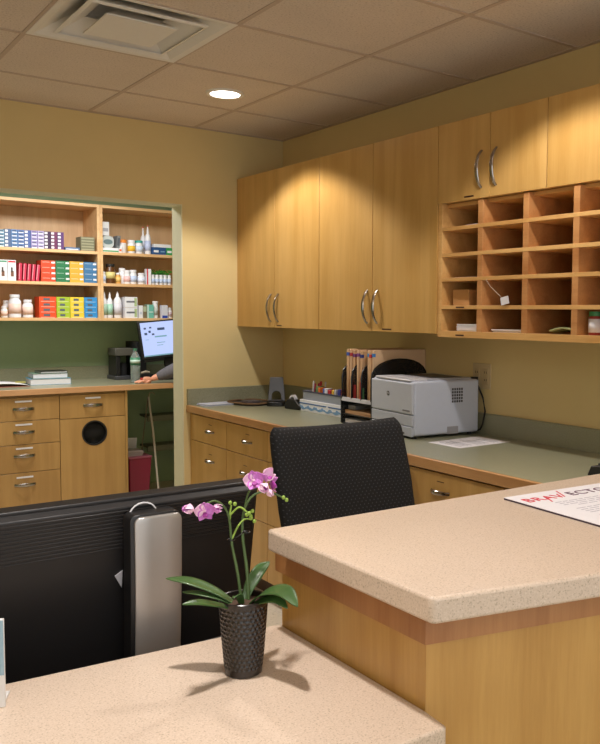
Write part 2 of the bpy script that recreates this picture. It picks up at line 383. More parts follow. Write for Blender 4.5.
# contents of the pigeonholes
def papers(x0, x1, y0, y1, z, n, label, cat='papers', m=PAPER, rz=0, dz=.0035, name='paper_stack', jitter=.006):
    rnd = random.Random(int(x0*977+y0*131+z*77)); b = MB(); cxx, cyy = (x0+x1)/2, (y0+y1)/2
    for i in range(n):
        Mx = rotz(rz+rnd.uniform(-.03, .03), (cxx+rnd.uniform(-jitter, jitter), cyy+rnd.uniform(-jitter, jitter)*.6, z+i*dz))
        b.box(-(x1-x0)/2, (x1-x0)/2, -(y1-y0)/2, (y1-y0)/2, 0, dz*.9, M=Mx)
    return tag(b.build(name, m, smooth=False), label, cat)
papers(2.345, 2.60, 2.468, 2.60, SH[0], 6, 'stack of white forms in the bottom left pigeonhole', dz=.005)
papers(2.35, 2.60, 2.235, 2.40, SH[0], 3, 'thin loose papers in the bottom pigeonhole, second column', dz=.004)
papers(2.36, 2.60, 2.462, 2.57, SH[4], 2, 'thin booklet lying in the top left pigeonhole', 'booklet', PAPERB, name='booklet')
papers(2.36, 2.58, 2.47, 2.64, SH[2], 1, 'single white sheet in the left pigeonhole, middle row', 'paper', name='paper_sheet', dz=.003)
b = MB(); Mx = rotz(R(4), (2.41, 2.604, SH[1])); b.box(-.045, .045, -.046, .046, 0, .064, M=Mx); b.box(-.046, .046, -.047, .047, .058, .067, M=Mx)
tag(b.build('cardboard_box', flat(196, 150, 96, .8), bevel=.0015), 'small tan cardboard box in the left pigeonhole, second row up', 'box')
b = MB()
rnd = random.Random(5)
for k in range(10):
    p = Vector((2.40+rnd.uniform(-.03, .03), 2.49+rnd.uniform(-.012, .02), SH[1]+.004)); q = p+Vector((rnd.uniform(-.03, .03), rnd.uniform(-.008, .02), rnd.uniform(0.004, .032)))
    b.tube([p, (p+q)/2+Vector((0, 0, .012)), q], .0015, 5)
tag(b.build('string_bundle', flat(200, 180, 150, .9)), 'tangle of pale string beside the tan box', 'string')
t = thing('hanging_price_tag', (PX0-.006, 2.29, 1.50), 'small white paper tag hanging on a thin string from shelf', 'tag')
b = MB(); Mx = Matrix.Translation((PX0-.006, 2.298, 1.508)) @ Matrix.Rotation(R(-12), 4, 'X')
b.box(-.001, .001, -.021, .021, -.015, .015, M=Mx); b.build('card', PAPER, t)
b = MB(); b.tube([(PX0-.004, 2.316, 1.520), (PX0-.004, 2.375, 1.560), (PX0-.003, 2.405, 1.5895), (PX0+.004, 2.40, 1.604)], .0009, 5); b.build('string', flat(210, 200, 180), t)
b = MB(); b.tube([(2.40, 2.45, SH[2]+.025), (2.38, 2.468, SH[2]+.045), (2.38, 2.49, SH[2]+.025), (2.40, 2.47, SH[2]+.0075), (2.40, 2.45, SH[2]+.025)], .0045, 6)
tag(b.build('tape_ring', BLACKM), 'small dark ring standing in the left pigeonhole, middle row', 'ring')
# crumpled packet
b = MB()
def fnp(u, v):
    return Vector((2.345+.2*u, 1.978+.115*v, SH[0]+.004+.03*math.sin(v*math.pi*.5+.3*u)*(.4+.6*(1-v))*(.6+.3*math.sin(7*u+3*v))+.012*(1-v)))
b.grid(lambda u, v: fnp(u, v), 10, 8); 
tag(b.build('foil_packet', flat(160, 168, 120, .35), solid=.006), 'crumpled greenish packet in a bottom pigeonhole, third column', 'packet')
# pill bottle
t = thing('pill_bottle', (2.37, 1.902, SH[0]), 'small labelled pill bottle with green cap in a bottom pigeonhole', 'bottle')
b = MB(); b.lathe([(0, 0), (.021, 0), (.0225, .003), (.0225, .062), (.019, .068), (0, .068)], (2.37, 1.902, SH[0]), 24); b.build('bottle_body', flat(150, 50, 44, .3), t)
b = MB(); b.lathe([(.0232, .010), (.0232, .058)], (2.37, 1.902, SH[0]), 24); b.build('paper_label', PAPER, t, solid=.0008)
b = MB(); b.lathe([(0, .068), (.022, .068), (.022, .084), (0, .084)], (2.37, 1.902, SH[0]), 24); b.build('cap', flat(60, 140, 84), t)

# ================================================================== WALL COUNTER (right wall)
XC = 1.988; ZK = .915; XBF = 2.012
ct = thing('wall_worktop', (2.31, 2.6, .877), 'long green laminate worktop with maple edge along the right wall', 'worktop')
b = MB(); b.box(XC+.018, XR-.001, .6, YB-.001, .877, ZK); b.build('top', LAMINATE, ct)
b = MB(); b.box(XC, XC+.018, .6, YB-.001, .875, ZK+.0005); b.build('edge_strip', NOSING, ct, bevel=.003)
b = MB(); b.box(XR-.02, XR-.001, .6, YB-.001, ZK, 1.008); b.build('backsplash', LAMINATE, ct, bevel=.001)
b = MB(); b.box(XC+.004, XR-.02, YB-.02, YB-.001, ZK, 1.008); b.build('end_splash', LAMINATE, ct, bevel=.001)
def base_cabinet(y0, y1, rows, label, hz=None):
    t = thing('base_cabinet', ((XBF+XR)/2, (y0+y1)/2, 0), label, 'cabinet')
    b = MB(); b.box(XBF+.02, XR-.001, y0+.0005, y1-.0005, .10, .8745); b.build('body', MAPLE, t)
    b = MB(); b.box(XBF+.07, XR-.001, y0+.0005, y1-.0005, 0, .10); b.build('toe_kick', KICK, t)
    for (a, c, z0, z1, hyz) in rows:
        b = MB(); b.box(XBF, XBF+.019, a+.0018, c-.0018, z0+.0018, z1-.0018); d = b.build('drawer', MAPLE, t, bevel=.0012)
        if hyz: bow_handle(d, (XBF, hyz[0], hyz[1]), .10, (0, 1, 0), bow=.024, r=.0085)
        b = MB(); b.box(XBF-.0006, XBF+.001, hyz[0]-.02, hyz[0]+.02, hyz[1]+.036, hyz[1]+.039); b.build('name_strip', LBL, d)
    return t
Z0, Z1, Z2, Z3, Z4 = .866, .714, .56, .40, .105
base_cabinet(4.068, 4.515, [(4.068, 4.515, Z1, Z0, (4.265, .788)), (4.068, 4.515, .40, Z1, (4.265, .622)), (4.068, 4.515, Z4, .40, (4.265, .31))], 'maple drawer cabinet against the door wall, leftmost of its row')
base_cabinet(3.619, 4.068, [(3.619, 4.068, Z1, Z0, (3.825, .788)), (3.619, 4.068, .40, Z1, (3.85, .622)), (3.619, 4.068, Z4, .40, (3.85, .31))], 'maple file drawer cabinet, second from the door wall')
base_cabinet(3.20, 3.619, [(3.20, 3.619, Z1, Z0, (3.41, .788)), (3.20, 3.619, Z2, Z1, (3.45, .63)), (3.20, 3.619, Z3, Z2, (3.43, .47)), (3.20, 3.619, Z4, Z3, (3.43, .31))], 'maple cabinet of four drawers, left behind the office chair')
base_cabinet(2.52, 3.20, [(2.52, 3.20, Z1, Z0, (2.86, .795)), (2.52, 3.20, .40, Z1, (2.86, .622)), (2.52, 3.20, Z4, .40, (2.86, .31))], 'maple base cabinet below the printer, hidden by the office chair')
base_cabinet(1.98, 2.52, [(1.98, 2.52, Z1, Z0, (2.31, .795)), (1.98, 2.52, .40, Z1, (2.31, .622)), (1.98, 2.52, Z4, .40, (2.31, .31))], 'maple base cabinet right of the office chair with silver pull')
base_cabinet(1.30, 1.98, [(1.30, 1.98, Z1, Z0, (1.64, .795)), (1.30, 1.98, .40, Z1, (1.64, .622)), (1.30, 1.98, Z4, .40, (1.64, .31))], 'maple base cabinet hidden behind the raised counter end')
b = MB(); b.box(XBF+.001, XBF+.019, 4.515, YB-.001, .10, .8745); b.box(XBF+.019, XR-.001, 4.5155, YB-.001, .10, .8745)
tag(b.build('filler_panel', MAPLE, bevel=.001), 'narrow maple filler strip between drawer cabinet and door wall', 'panel')

# ------------------------------------------------------------------ things on the wall counter
K = ZK+.0004
papers(2.045, 2.235, 4.39, 4.51, K, 3, 'flat pile of white papers at the worktop left end', m=PAPERB, rz=.0, dz=.003)
# clipboard / tray
t = thing('desk_tray', (2.33, 4.385, K), 'shallow brown rimmed oval tray beside the white papers', 'tray', rz=R(14))
def superell(a, c, n=3.2, k=40): return [(math.copysign(abs(math.cos(2*math.pi*i/k))**(2/n), math.cos(2*math.pi*i/k))*a, math.copysign(abs(math.sin(2*math.pi*i/k))**(2/n), math.sin(2*math.pi*i/k))*c) for i in range(k)]
b = MB(); b.prism(superell(.105, .125), 0, .008); b.build('tray_base', flat(58, 48, 44), t, local=True)
b = MB(); pts = [(x, y, .013) for x, y in superell(.109, .128)]; b.tube(pts+[pts[0]], .0045, 7); b.build('rim', flat(130, 100, 72), t, local=True)
papers(2.28, 2.36, 4.33, 4.41, K+.0085, 3, 'small dark notepad lying in the brown rimmed tray', 'notepad', flat(96, 88, 92), name='notepad', dz=.004)
# charging cradle with upright arch
t = thing('phone_cradle', (2.405, 4.215, K), 'black upright handset cradle with arched cutout on the worktop', 'phone stand', rz=R(-32))
b = MB(); b.prism(superell(.055, .05, 5), 0, .026); b.build('cradle_base', BLACKG, t, bevel=.003, local=True)
b = MB()
def arch(nu=10):
    out = [(-.042, 0), (-.05, .0), (-.038, .12), (.038, .12), (.05, 0), (.042, 0)]
    out = [(-.05, 0), (-.038, .140), (.038, .140), (.05, 0), (.026, 0)]
    out += [(.026*math.cos(math.pi*i/10), .03+.028*math.sin(math.pi*i/10)) for i in range(0, 11)]+[(-.026, 0)]
    return out
Mx = Matrix.Translation((0, .012, .026)) @ Matrix.Rotation(R(78), 4, 'X')
b.prism(arch(), -.004, .004, M=Mx); b.build('upright', mat('satin_grey_metal', rgb(92, 94, 98), .3, .6), t, bevel=.002, local=True)
b = MB(); Mx = Matrix.Translation((0, -.03, .026)); b.box(-.04, .04, -.012, .008, 0, .012, M=Mx); b.build('lip', BLACK, t, bevel=.003, local=True)
# tape dispenser
t = thing('tape_dispenser', (2.40, 4.00, K), 'small black tape dispenser beside the blue and white box', 'tape dispenser', rz=R(-75))
b = MB(); b.prism([(-.062, 0), (.062, 0), (.066, .022), (.045, .028), (.02, .055), (-.03, .06), (-.055, .045), (-.066, .02)], -.02, .02, M=Matrix.Rotation(R(90), 4, 'X')); b.build('dispenser_body', BLACK, t, bevel=.006, local=True)
b = MB(); b.lathe([(.014, -.009), (.024, -.009), (.024, .009), (.014, .009), (.014, -.009)], (0, 0, 0), 24, M=Matrix.Translation((-.012, 0, .056)) @ Matrix.Rotation(R(90), 4, 'X')); b.build('tape_roll', flat(214, 214, 224), t, local=True)
# blue and white box with grey tray of stationery
BW = flat(232, 234, 238); BLUE = flat(44, 98, 160)
t = thing('tissue_box', (2.47, 3.745, K), 'flat white cardboard box with blue wave print under the grey tray', 'box', rz=0)
b = MB(); b.box(2.40, 2.54, 3.54, 3.95, K, K+.062); b.build('carton', BW, t, bevel=.0015)
b = MB(); n = 40
poly = [(3.541+.408*i/n, .012+.004*math.sin(i*.8+1)) for i in range(n+1)]+[(3.949-.408*i/n, .026+.006*math.sin(i*.9)+.003*math.sin(i*2.3)) for i in range(n+1)]
Mx = Matrix(((0, 0, 1, 0), (1, 0, 0, 0), (0, 1, 0, K), (0, 0, 0, 1)))
b.prism(poly, 2.3985, 2.4002, M=Mx); b.box(2.3985, 2.4002, 3.541, 3.949, K+.040, K+.046, 1); b.build('wave_print', [flat(120, 160, 200), BLUE], t)
b = MB(); b.lathe([(0, 0), (.014, 0), (.014, .0012), (0, .0012)], (0, 0, 0), 20, M=Matrix.Translation((2.3972, 3.67, K+.032)) @ Matrix.Rotation(R(90), 4, 'Y')); b.build('round_mark', BW, t)
t = thing('stationery_tray', (2.48, 3.75, K+.062), 'grey open tray of pens and clips on the blue and white box', 'tray')
b = MB(); z0 = K+.0625; h = .05
b.box(2.41, 2.56, 3.55, 3.93, z0, z0+.004)
for q in ((2.41, 2.414, 3.55, 3.93), (2.556, 2.56, 3.55, 3.93), (2.414, 2.556, 3.55, 3.554), (2.414, 2.556, 3.926, 3.93)): b.box(q[0], q[1], q[2], q[3], z0+.004, z0+h)
b.build('tray_body', flat(150, 156, 166), t, bevel=.001)
b = MB(); b.box(2.408, 2.412, 3.548, 3.932, z0+h-.008, z0+h); b.build('rim', flat(70, 74, 96), t)
pens = [((200, 40, 90), 3.90), ((230, 230, 236), 3.885), ((214, 60, 110), 3.872), ((244, 180, 60), 3.858), ((196, 44, 60), 3.845), ((236, 236, 240), 3.835), ((230, 70, 120), 3.91)]
names = ['magenta', 'white', 'pink', 'yellow', 'red', 'pale grey', 'rose pink']
rnd = random.Random(2)
for (c, y), nm in zip(pens, names):
    b = MB(); x = 2.44+rnd.uniform(0, .05); top = Vector((x-.004, y-.025+rnd.uniform(-.01, .01), z0+.098+rnd.uniform(-.012, .012)))
    b.tube([(x, y, z0+.0045), (Vector((x, y, z0+.0045))+top)/2, top], .0052, 7)
    tag(b.build('highlighter_pen', flat(*c)), nm+' capped pen standing at the left end of the grey tray', 'pen', 'pens in the grey tray')
clut = [((230, 120, 50), 'orange', 3.80), ((66, 110, 190), 'blue', 3.75), ((234, 234, 240), 'white', 3.735), ((200, 50, 60), 'red', 3.70), ((240, 200, 80), 'yellow', 3.665), ((206, 206, 214), 'light grey', 3.64), ((60, 70, 150), 'navy', 3.61), ((226, 90, 50), 'red orange', 3.575), ((110, 140, 96), 'olive green', 3.82)]
for i, (c, nm, y) in enumerate(clut):
    b = MB(); Mx = Matrix.Translation((2.45, y, z0+.0045)) @ Matrix.Rotation(R(rnd.uniform(-8, 8)), 4, 'Z')
    b.box(-.02, .02, -.011, .011, 0, .058+.02*rnd.random(), M=Mx)
    tag(b.build('stationery_packet', flat(*c), bevel=.002), nm+' small packet poking up from the grey tray', 'packet', 'packets in the grey tray')
# grey file resting at back of tray
b = MB(); Mx = Matrix.Translation((2.59, 3.62, K)) @ Matrix.Rotation(R(-8), 4, 'Y')
b.box(-.012, .012, -.10, .09, 0, .145, M=Mx); tag(b.build('binder', flat(172, 166, 160), bevel=.002), 'pale grey binder leaning behind the stationery tray', 'binder')
b = MB(); b.box(2.562, 2.600, 3.56, 3.70, K+.150, K+.158); 
b.bm.free()
# ------------------------------------------------------------------ mesh organizer
MESH = bpy.data.materials.new('black_wire_mesh'); MESH.use_nodes = True
nt = MESH.node_tree; bs = nt.nodes['Principled BSDF']; bs.inputs['Base Color'].default_value = rgb(24, 24, 26); bs.inputs['Roughness'].default_value = .4
tc = nt.nodes.new('ShaderNodeTexCoord'); ck = nt.nodes.new('ShaderNodeTexVoronoi'); ck.inputs['Scale'].default_value = 260
rp = nt.nodes.new('ShaderNodeMath'); rp.operation = 'GREATER_THAN'; rp.inputs[1].default_value = .42
inv = nt.nodes.new('ShaderNodeMath'); inv.operation = 'MULTIPLY_ADD'; inv.inputs[1].default_value = .62; inv.inputs[2].default_value = .30
nt.links.new(tc.outputs['Object'], ck.inputs['Vector']); nt.links.new(ck.outputs['Distance'], rp.inputs[0]); nt.links.new(rp.outputs[0], inv.inputs[0]); nt.links.new(inv.outputs[0], bs.inputs['Alpha'])
og = thing('mesh_desk_organizer', (2.46, 3.25, K), 'black wire mesh desk organizer holding folders left of the printer', 'desk organizer')
OX0, OX1 = 2.29, 2.608
ydv = [3.37, 3.29, 3.21, 3.13]
for i, y in enumerate(ydv+[3.115-.0]):
    if i == 4: continue
    top = K+.322; n = 14
    W2 = (OX1+.018-OX0)/2; prof = [(OX0, K+.125)]
    for k in range(0, 7): a = math.pi-math.pi/2*k/6; prof.append((OX0+W2+W2*math.cos(a), K+.225+(top-K-.225)*math.sin(a)**.8))
    for k in range(1, 7): a = math.pi/2-math.pi/2*k/6*.9999; prof.append((OX0+W2+W2*math.cos(a), K+.225+(top-K-.225)*math.sin(a)**.8))
    prof.append((OX1+.018, K+.125))
    b = MB(); Mx = Matrix(((1, 0, 0, 0), (0, 0, -1, y), (0, 1, 0, 0), (0, 0, 0, 1)))
    b.prism(prof, -.0006, .0006, M=Mx); d = b.build('divider', MESH, og)
    b = MB(); b.tube([(p[0], y, p[1]) for p in prof], .0035, 6, up=(0, 1, 0)); b.build('wire_rim', BLACKG, d)
b = MB()
b.box(OX0, OX1, 3.125, 3.375, K+.118, K+.125); b.build('upper_floor', flat(40, 40, 42), og)
b = MB(); b.box(OX0-.002, OX0+.008, 3.125, 3.375, K+.112, K+.130); b.build('white_front_bar', flat(214, 214, 220), og)
b = MB(); b.box(OX0, OX1, 3.125, 3.375, K+.045, K+.049); b.build('tray_floor', BLACK, og)
b = MB(); b.box(OX0, OX1, 3.125, 3.375, K, K+.004); b.build('tray_floor', BLACK, og)
for y in (3.125, 3.375):
    b = MB(); b.box(OX0, OX1, y-.0015, y+.0015, K+.002, K+.12); b.tube([(OX0, y, K+.003), (OX0, y, K+.13)], .004, 6); b.tube([(OX1, y, K+.003), (OX1, y, K+.13)], .004, 6); b.build('side_frame', MESH if y > 3.2 else BLACK, og)
papers(OX0+.012, OX0+.27, 3.14, 3.36, K+.0045, 5, 'white papers in the lowest tray of the mesh organizer', dz=.004, jitter=.002)
papers(OX0+.012, OX0+.27, 3.14, 3.36, K+.0495, 4, 'tan folders lying in the middle tray of the mesh organizer', 'folder', flat(206, 164, 120, .8), dz=.0045, jitter=.002, name='paper_folder')
b = MB(); b.box(OX0+.03, OX0+.20, 3.30, 3.36, K+.0685, K+.09); tag(b.build('stapler_box', GREYP, bevel=.002), 'small grey box on the tan folders in the mesh organizer', 'box')
MAN = flat(224, 188, 148, .8); MAN2 = flat(214, 174, 130, .8)
fol = [(3.352, .018, 1.252, 'blue', (60, 90, 170), -.0), (3.333, .010, 1.250, 'red', (190, 60, 70), .0), (3.31, .014, 1.246, 'purple', (120, 60, 130), 0), (3.268, .012, 1.25, 'violet', (130, 70, 140), 0), (3.245, .014, 1.245, 'navy', (50, 60, 130), 0), (3.19, .016, 1.252, 'light blue', (80, 150, 210), 0), (3.168, .010, 1.248, 'crimson', (200, 50, 50), 0), (3.150, .010, 1.253, 'sky blue', (60, 130, 200), 0)]
for i, (y, th, zt, nm, c, _) in enumerate(fol):
    t = thing('manila_folder', (2.46, y, K+.1254), 'upright manila folder with %s tab label in the mesh organizer' % nm, 'folder', group='folders in the mesh organizer')
    b = MB(); x0 = OX0+.02+.004*(i % 3); x1 = 2.631
    b.box(x0, x1, y-th/2, y+th/2, K+.1256, zt+.028); b.build('folder_body', MAN if i % 2 else MAN2, t, bevel=.001)
    b = MB(); b.box(x0-.001, x0+.012, y-th/2-.0006, y+th/2+.0006, zt-.004, zt+.012); b.build('tab_label', flat(*c), t)
for (y, z0_, z1_, c, nm) in ((3.30, 1.05, 1.13, (214, 90, 50), 'orange'), (3.282, 1.045, 1.11, (150, 40, 40), 'dark red'), (3.228, 1.045, 1.125, (220, 70, 50), 'bright red'), (3.215, 1.045, 1.10, (70, 110, 70), 'green')):
    b = MB(); b.box(OX0+.008, OX0+.019, y-.006, y+.006, K+.1256, z1_); tag(b.build('marker_pen', flat(*c), bevel=.002), nm+' marker standing between the folders in the organizer', 'marker pen', 'markers in the mesh organizer')

# ------------------------------------------------------------------ printer
pr = thing('laser_printer', (2.45, 2.92, K), 'light grey boxy laser printer on the green worktop', 'printer', rz=0)
PA = R(5.5)
Mp = Matrix.Translation((2.230, 2.750, K)) @ Matrix.Rotation(-PA, 4, 'Z')
# local: x depth (front at 0), y width 0..0.345
PD, PW, PH = .360, .345, .252
b = MB(); b.prism([(.012, 0), (PD, 0), (PD, PW), (.012, PW)], .012, PH-.004, M=Mp)
b.build('housing', GREYL, pr, bevel=.010, segs=3)
b = MB(); b.box(.0, .014, .002, PW-.002, .105, PH-.010, M=Mp); b.build('front_panel', flat(192, 198, 210, .4), pr, bevel=.006, segs=3)
b = MB(); b.box(.002, .014, .002, PW-.002, .055, .102, M=Mp); b.build('tray_door', flat(184, 190, 202, .4), pr, bevel=.003)
b = MB(); b.box(.0, .014, .006, PW-.006, .010, .052, M=Mp); b.build('paper_tray', flat(178, 184, 196, .4), pr, bevel=.003)
b = MB(); b.box(-.001, .003, .06, PW-.06, .018, .026, M=Mp); b.build('tray_grip', GREYD, pr)
b = MB(); b.prism([(.10, .04), (.33, .02), (.33, .325), (.10, .305)], PH-.004, PH+.004, M=Mp); b.build('output_tray', flat(170, 170, 176, .4), pr, bevel=.002)
b = MB(); b.prism([(.14, .05), (.30, .05), (.30, .28), (.14, .28)], PH+.004, PH+.0055, M=Mp); b.build('output_recess', GREYD, pr)
b = MB(); b.box(.004, .10, .03, PW-.03, PH-.006, PH+.004, M=Mp); b.build('top_cover', flat(200, 200, 204, .4), pr, bevel=.005)
b = MB()
b.box(.200, .275, -.0012, .002, .142, .222, mi=1, M=Mp)
for k in range(5):
    for j in range(5): b.box(.208+k*.0125, .2165+k*.0125, -.0022, .002, .150+j*.0135, .160+j*.0135, M=Mp)
b.build('side_vent', [GREYD, GREYL], pr)
b = MB(); b.box(.185, .245, -.001, .004, .012, .045, M=Mp); b.build('side_recess', flat(150, 150, 156), pr)
def text_mesh(s, size, name, m, parent, Mx, ext=.0004, shear=0, bold=0, sx=1):
    cu = bpy.data.curves.new('txt', 'FONT'); cu.body = s; cu.size = size; cu.extrude = ext; cu.align_x = 'CENTER'; cu.align_y = 'CENTER'; cu.shear = shear; cu.offset = bold; cu.space_character = 1.12
    o = bpy.data.objects.new('txt', cu); COL.objects.link(o)
    dg = bpy.context.evaluated_depsgraph_get(); me = bpy.data.meshes.new_from_object(o.evaluated_get(dg)); me.name = name
    bpy.data.objects.remove(o, do_unlink=True); bpy.data.curves.remove(cu)
    me.transform(Matrix.Diagonal((sx, 1, 1, 1))); me.transform(full(parent).inverted() @ Mx)
    me.materials.clear(); me.materials.append(m)
    q = bpy.data.objects.new(name, me); COL.objects.link(q); q.parent = parent
    return q
# front plane frame: text x axis = -y(local), up = z, normal = -x
FR = Matrix(((0, 0, -1, 0), (-1, 0, 0, 0), (0, 1, 0, 0), (0, 0, 0, 1)))
b = MB(); b.lathe([(0, 0), (.0105, 0), (.0105, .001), (0, .001)], (0, 0, 0), 24, M=Mp @ Matrix.Translation((-.0002, .195, .185)) @ FR); lg = b.build('round_logo', GREYD, pr)
text_mesh('hp', .016, 'logo_letters', flat(210, 210, 214), lg, Mp @ Matrix.Translation((-.0014, .195, .186)) @ FR, shear=.35)
b = MB(); b.box(-.001, .002, .02, .075, .118, .124, M=Mp); b.build('model_badge', flat(110, 110, 118), pr)
for (x_, y_) in ((.03, .03), (PD-.03, .03), (.03, PW-.03), (PD-.03, PW-.03)):
    b = MB(); b.cyl((x_, y_, 0), .012, .012, 12, M=Mp); b.build('foot', BLACK, pr)
papers(2.24, 2.535, 2.468, 2.66, K, 1, 'loose white printed sheet on the worktop right of the printer', 'paper', name='printed_sheet', rz=.0, dz=.001)
ps = [o for o in bpy.data.objects if o.name.startswith('printed_sheet')][0]
b = MB()
for k in range(12):
    if k in (4, 9): continue
    b.box(2.28+.019*k, 2.285+.019*k, 2.495, 2.63-.02*(k % 3), K+.0011, K+.0014)
b.build('print_lines', flat(150, 150, 160), ps)
# outlet and cord
t = thing('wall_outlet', (XR, 2.745, 1.117), 'cream wall plate with two sockets right of the printer', 'outlet')
b = MB(); b.box(XR-.006, XR, 2.686, 2.802, 1.117, 1.232); b.build('plate', flat(206, 186, 144), t, bevel=.003)
for y in (2.715, 2.773):
    b = MB(); b.box(XR-.0085, XR-.004, y-.016, y+.016, 1.137, 1.212); s_ = b.build('socket', flat(196, 176, 136), t, bevel=.004)
    b = MB()
    for z in (1.158, 1.192):
        b.box(XR-.0095, XR-.008, y-.007, y-.005, z-.005, z+.005); b.box(XR-.0095, XR-.008, y+.005, y+.007, z-.005, z+.005)
    b.build('slots', DARK, s_)
b = MB(); b.box(XR-.035, XR-.0096, 2.762, 2.786, 1.145, 1.17); b.tube([(XR-.03, 2.774, 1.155), (XR-.034, 2.735, 1.13), (XR-.032, 2.705, 1.08), (XR-.032, 2.69, 1.02), (XR-.032, 2.705, .96), (XR-.032, 2.72, K+.02), (XR-.032, 2.76, K+.006)], .004, 7)
tag(b.build('power_cord', BLACK), 'black power cord dropping from the outlet behind the printer', 'cord')
# black telephone at the right edge
t = thing('desk_telephone', (2.33, 1.70, K), 'black desk telephone on the worktop, cut off at the right edge', 'telephone')
b = MB(); Mx = Matrix(((0, 0, 1, 2.225), (1, 0, 0, 1.60), (0, 1, 0, K), (0, 0, 0, 1)))
b.prism([(0, 0), (.205, 0), (.190, .034), (.02, .062)], 0, .19, M=Mx); b.build('phone_body', BLACK, t, bevel=.004)
b = MB(); b.tube([(2.24, 1.665, K+.060), (2.25, 1.665, K+.072), (2.32, 1.665, K+.076), (2.39, 1.665, K+.072), (2.40, 1.665, K+.060)], [.02, .019, .013, .019, .02], 10); b.build('handset', BLACKG, t)
b = MB()
for i in range(3):
    for j in range(4): b.box(2.25+i*.04, 2.275+i*.04, 1.705+j*.020, 1.718+j*.020, K+.044-j*.0034, K+.052-j*.0034)
b.build('keypad', GREYD, t)

# ================================================================== RECEPTION COUNTER
# lower ledge
ZD = .86
t = thing('reception_ledge', (0, 1.13, 0), 'low speckled beige counter holding the orchid', 'counter')
b = MB(); r_ = .008
poly = [(-1.6, .873), (.781-r_, .873)]+[(.781-r_+r_*math.sin(a), .873+r_-r_*math.cos(a)) for a in (R(30), R(60), R(90))]+[(.7855, .93), (.7855, 1.36), (.772, 1.365), (.30, 1.397), (-1.6, 1.50)]
b.prism(poly, ZD-.038, ZD); b.build('slab', SLAB, t, bevel=.004, segs=3)
b = MB(); b.box(-1.6, .772, .91, .93, .0, ZD-.038); b.build('front_panel', MAPLE_P, t)
b = MB(); b.box(-1.6, .772, 1.30, 1.32, .0, ZD-.038); b.build('back_panel', MAPLE_P, t)
# raised counter
ZR = 1.06; ang = math.atan2(.796-.859, 1.019-.741)
t = thing('raised_reception_counter', (1.3, 1.05, 0), 'raised speckled beige counter on a maple panelled base', 'counter')
XE = 1.93
def fy(x, off=0): return .859+math.tan(ang)*(x-.741)+off
c0 = Vector((.741, .859)); c1 = Vector((.7345, 1.325))
poly = [(.741+.006, .859+.002), (XE, fy(XE)), (XE, 1.318), (c1.x+.010, 1.325)]
poly += [(c1.x+.010-.010*math.sin(R(a)), 1.315+.010*math.cos(R(a))) for a in (25, 50, 75)]
poly += [(c1.x, 1.313), (.7395, .868)]
b = MB(); b.prism(poly, ZR-.0385, ZR); b.build('slab', SLAB, t, bevel=.005, segs=3)
def ring_panel(off, z0, z1, m, name, th=.02):
    x0 = .7865-off; xb = .7865-off*2
    yb = 1.357+off*4 if off else 1.357; f0 = (x0, fy(x0)+.082-off)
    p = [(x0, f0[1]), (XE-.03, fy(XE)+.082-off), (XE-.03, 1.30), (.86, 1.30), (.86, yb), (x0, yb)]
    b = MB(); b.prism(p, z0, z1); return b.build(name, m, t)
ring_panel(0, 0, ZR-.098, MAPLE_P, 'base_panel'); ring_panel(.0045, ZR-.098, ZR-.0385, CHERRY, 'apron_strip')
# knots on the panel: small dark marks
# brochure
br = thing('brochure_sheet', (1.45, 1.12, ZR), 'white laminated brochure with red and purple lettering on raised counter', 'brochure')
A_ = Vector((1.265, 1.246))
e1 = Vector((math.cos(R(-4)), math.sin(R(-4)))); e2 = Vector((e1.y, -e1.x))
W_, H_ = .43, .279
pl = [A_, A_+e1*W_, A_+e1*W_+e2*H_, A_+e2*H_]
b = MB(); b.prism([tuple(p) for p in pl][::-1], ZR+.0003, ZR+.0035); b.build('dark_backing', flat(50, 30, 50), br)
b = MB(); b.prism([tuple(p) for p in pl][::-1], ZR+.0035, ZR+.0048); b.build('sheet', PAPER, br)
TX = Matrix(((e1.x, -e2.x, 0, 0), (e1.y, -e2.y, 0, 0), (0, 0, 1, 0), (0, 0, 0, 1)))
def bt(s, u, v, size, m, name, **kw):
    p = A_+e1*u+e2*v
    return text_mesh(s, size, name, m, br, Matrix.Translation((p.x, p.y, ZR+.0052)) @ TX, **kw)
REDP = flat(206, 30, 60); PUR = flat(84, 28, 70)
bt('BRAV', .067, .052, .042, REDP, 'red_lettering', sx=1.0)
bt('ECTO', .200, .050, .042, PUR, 'purple_lettering', sx=1.0)
b = MB()
p0 = A_+e1*.060+e2*.084; p1 = A_+e1*.078+e2*.048
p2 = A_+e1*.118+e2*.062; p3 = A_+e1*.142+e2*.012
b.tube([(p0.x, p0.y, ZR+.0052), (p1.x, p1.y, ZR+.0052)], .002, 4, flat=.2); b.tube([(p2.x, p2.y, ZR+.0052), (p3.x, p3.y, ZR+.0052)], .002, 4, flat=.2); b.build('red_slash', REDP, br)
b = MB(); LG = flat(176, 172, 184)
rnd = random.Random(7)
for row in range(13):
    v_ = .092+row*.012; u_ = .06 if row not in (3, 4, 9) else .09
    if row in (4, 9): continue
    while u_ < .37:
        L_ = rnd.uniform(.01, .03); q = [A_+e1*u_+e2*v_, A_+e1*(u_+L_)+e2*v_, A_+e1*(u_+L_)+e2*(v_+.003), A_+e1*u_+e2*(v_+.003)]
        b.prism([tuple(p) for p in q][::-1], ZR+.0048, ZR+.0051); u_ += L_+.005
b.build('small_print', LG, br)
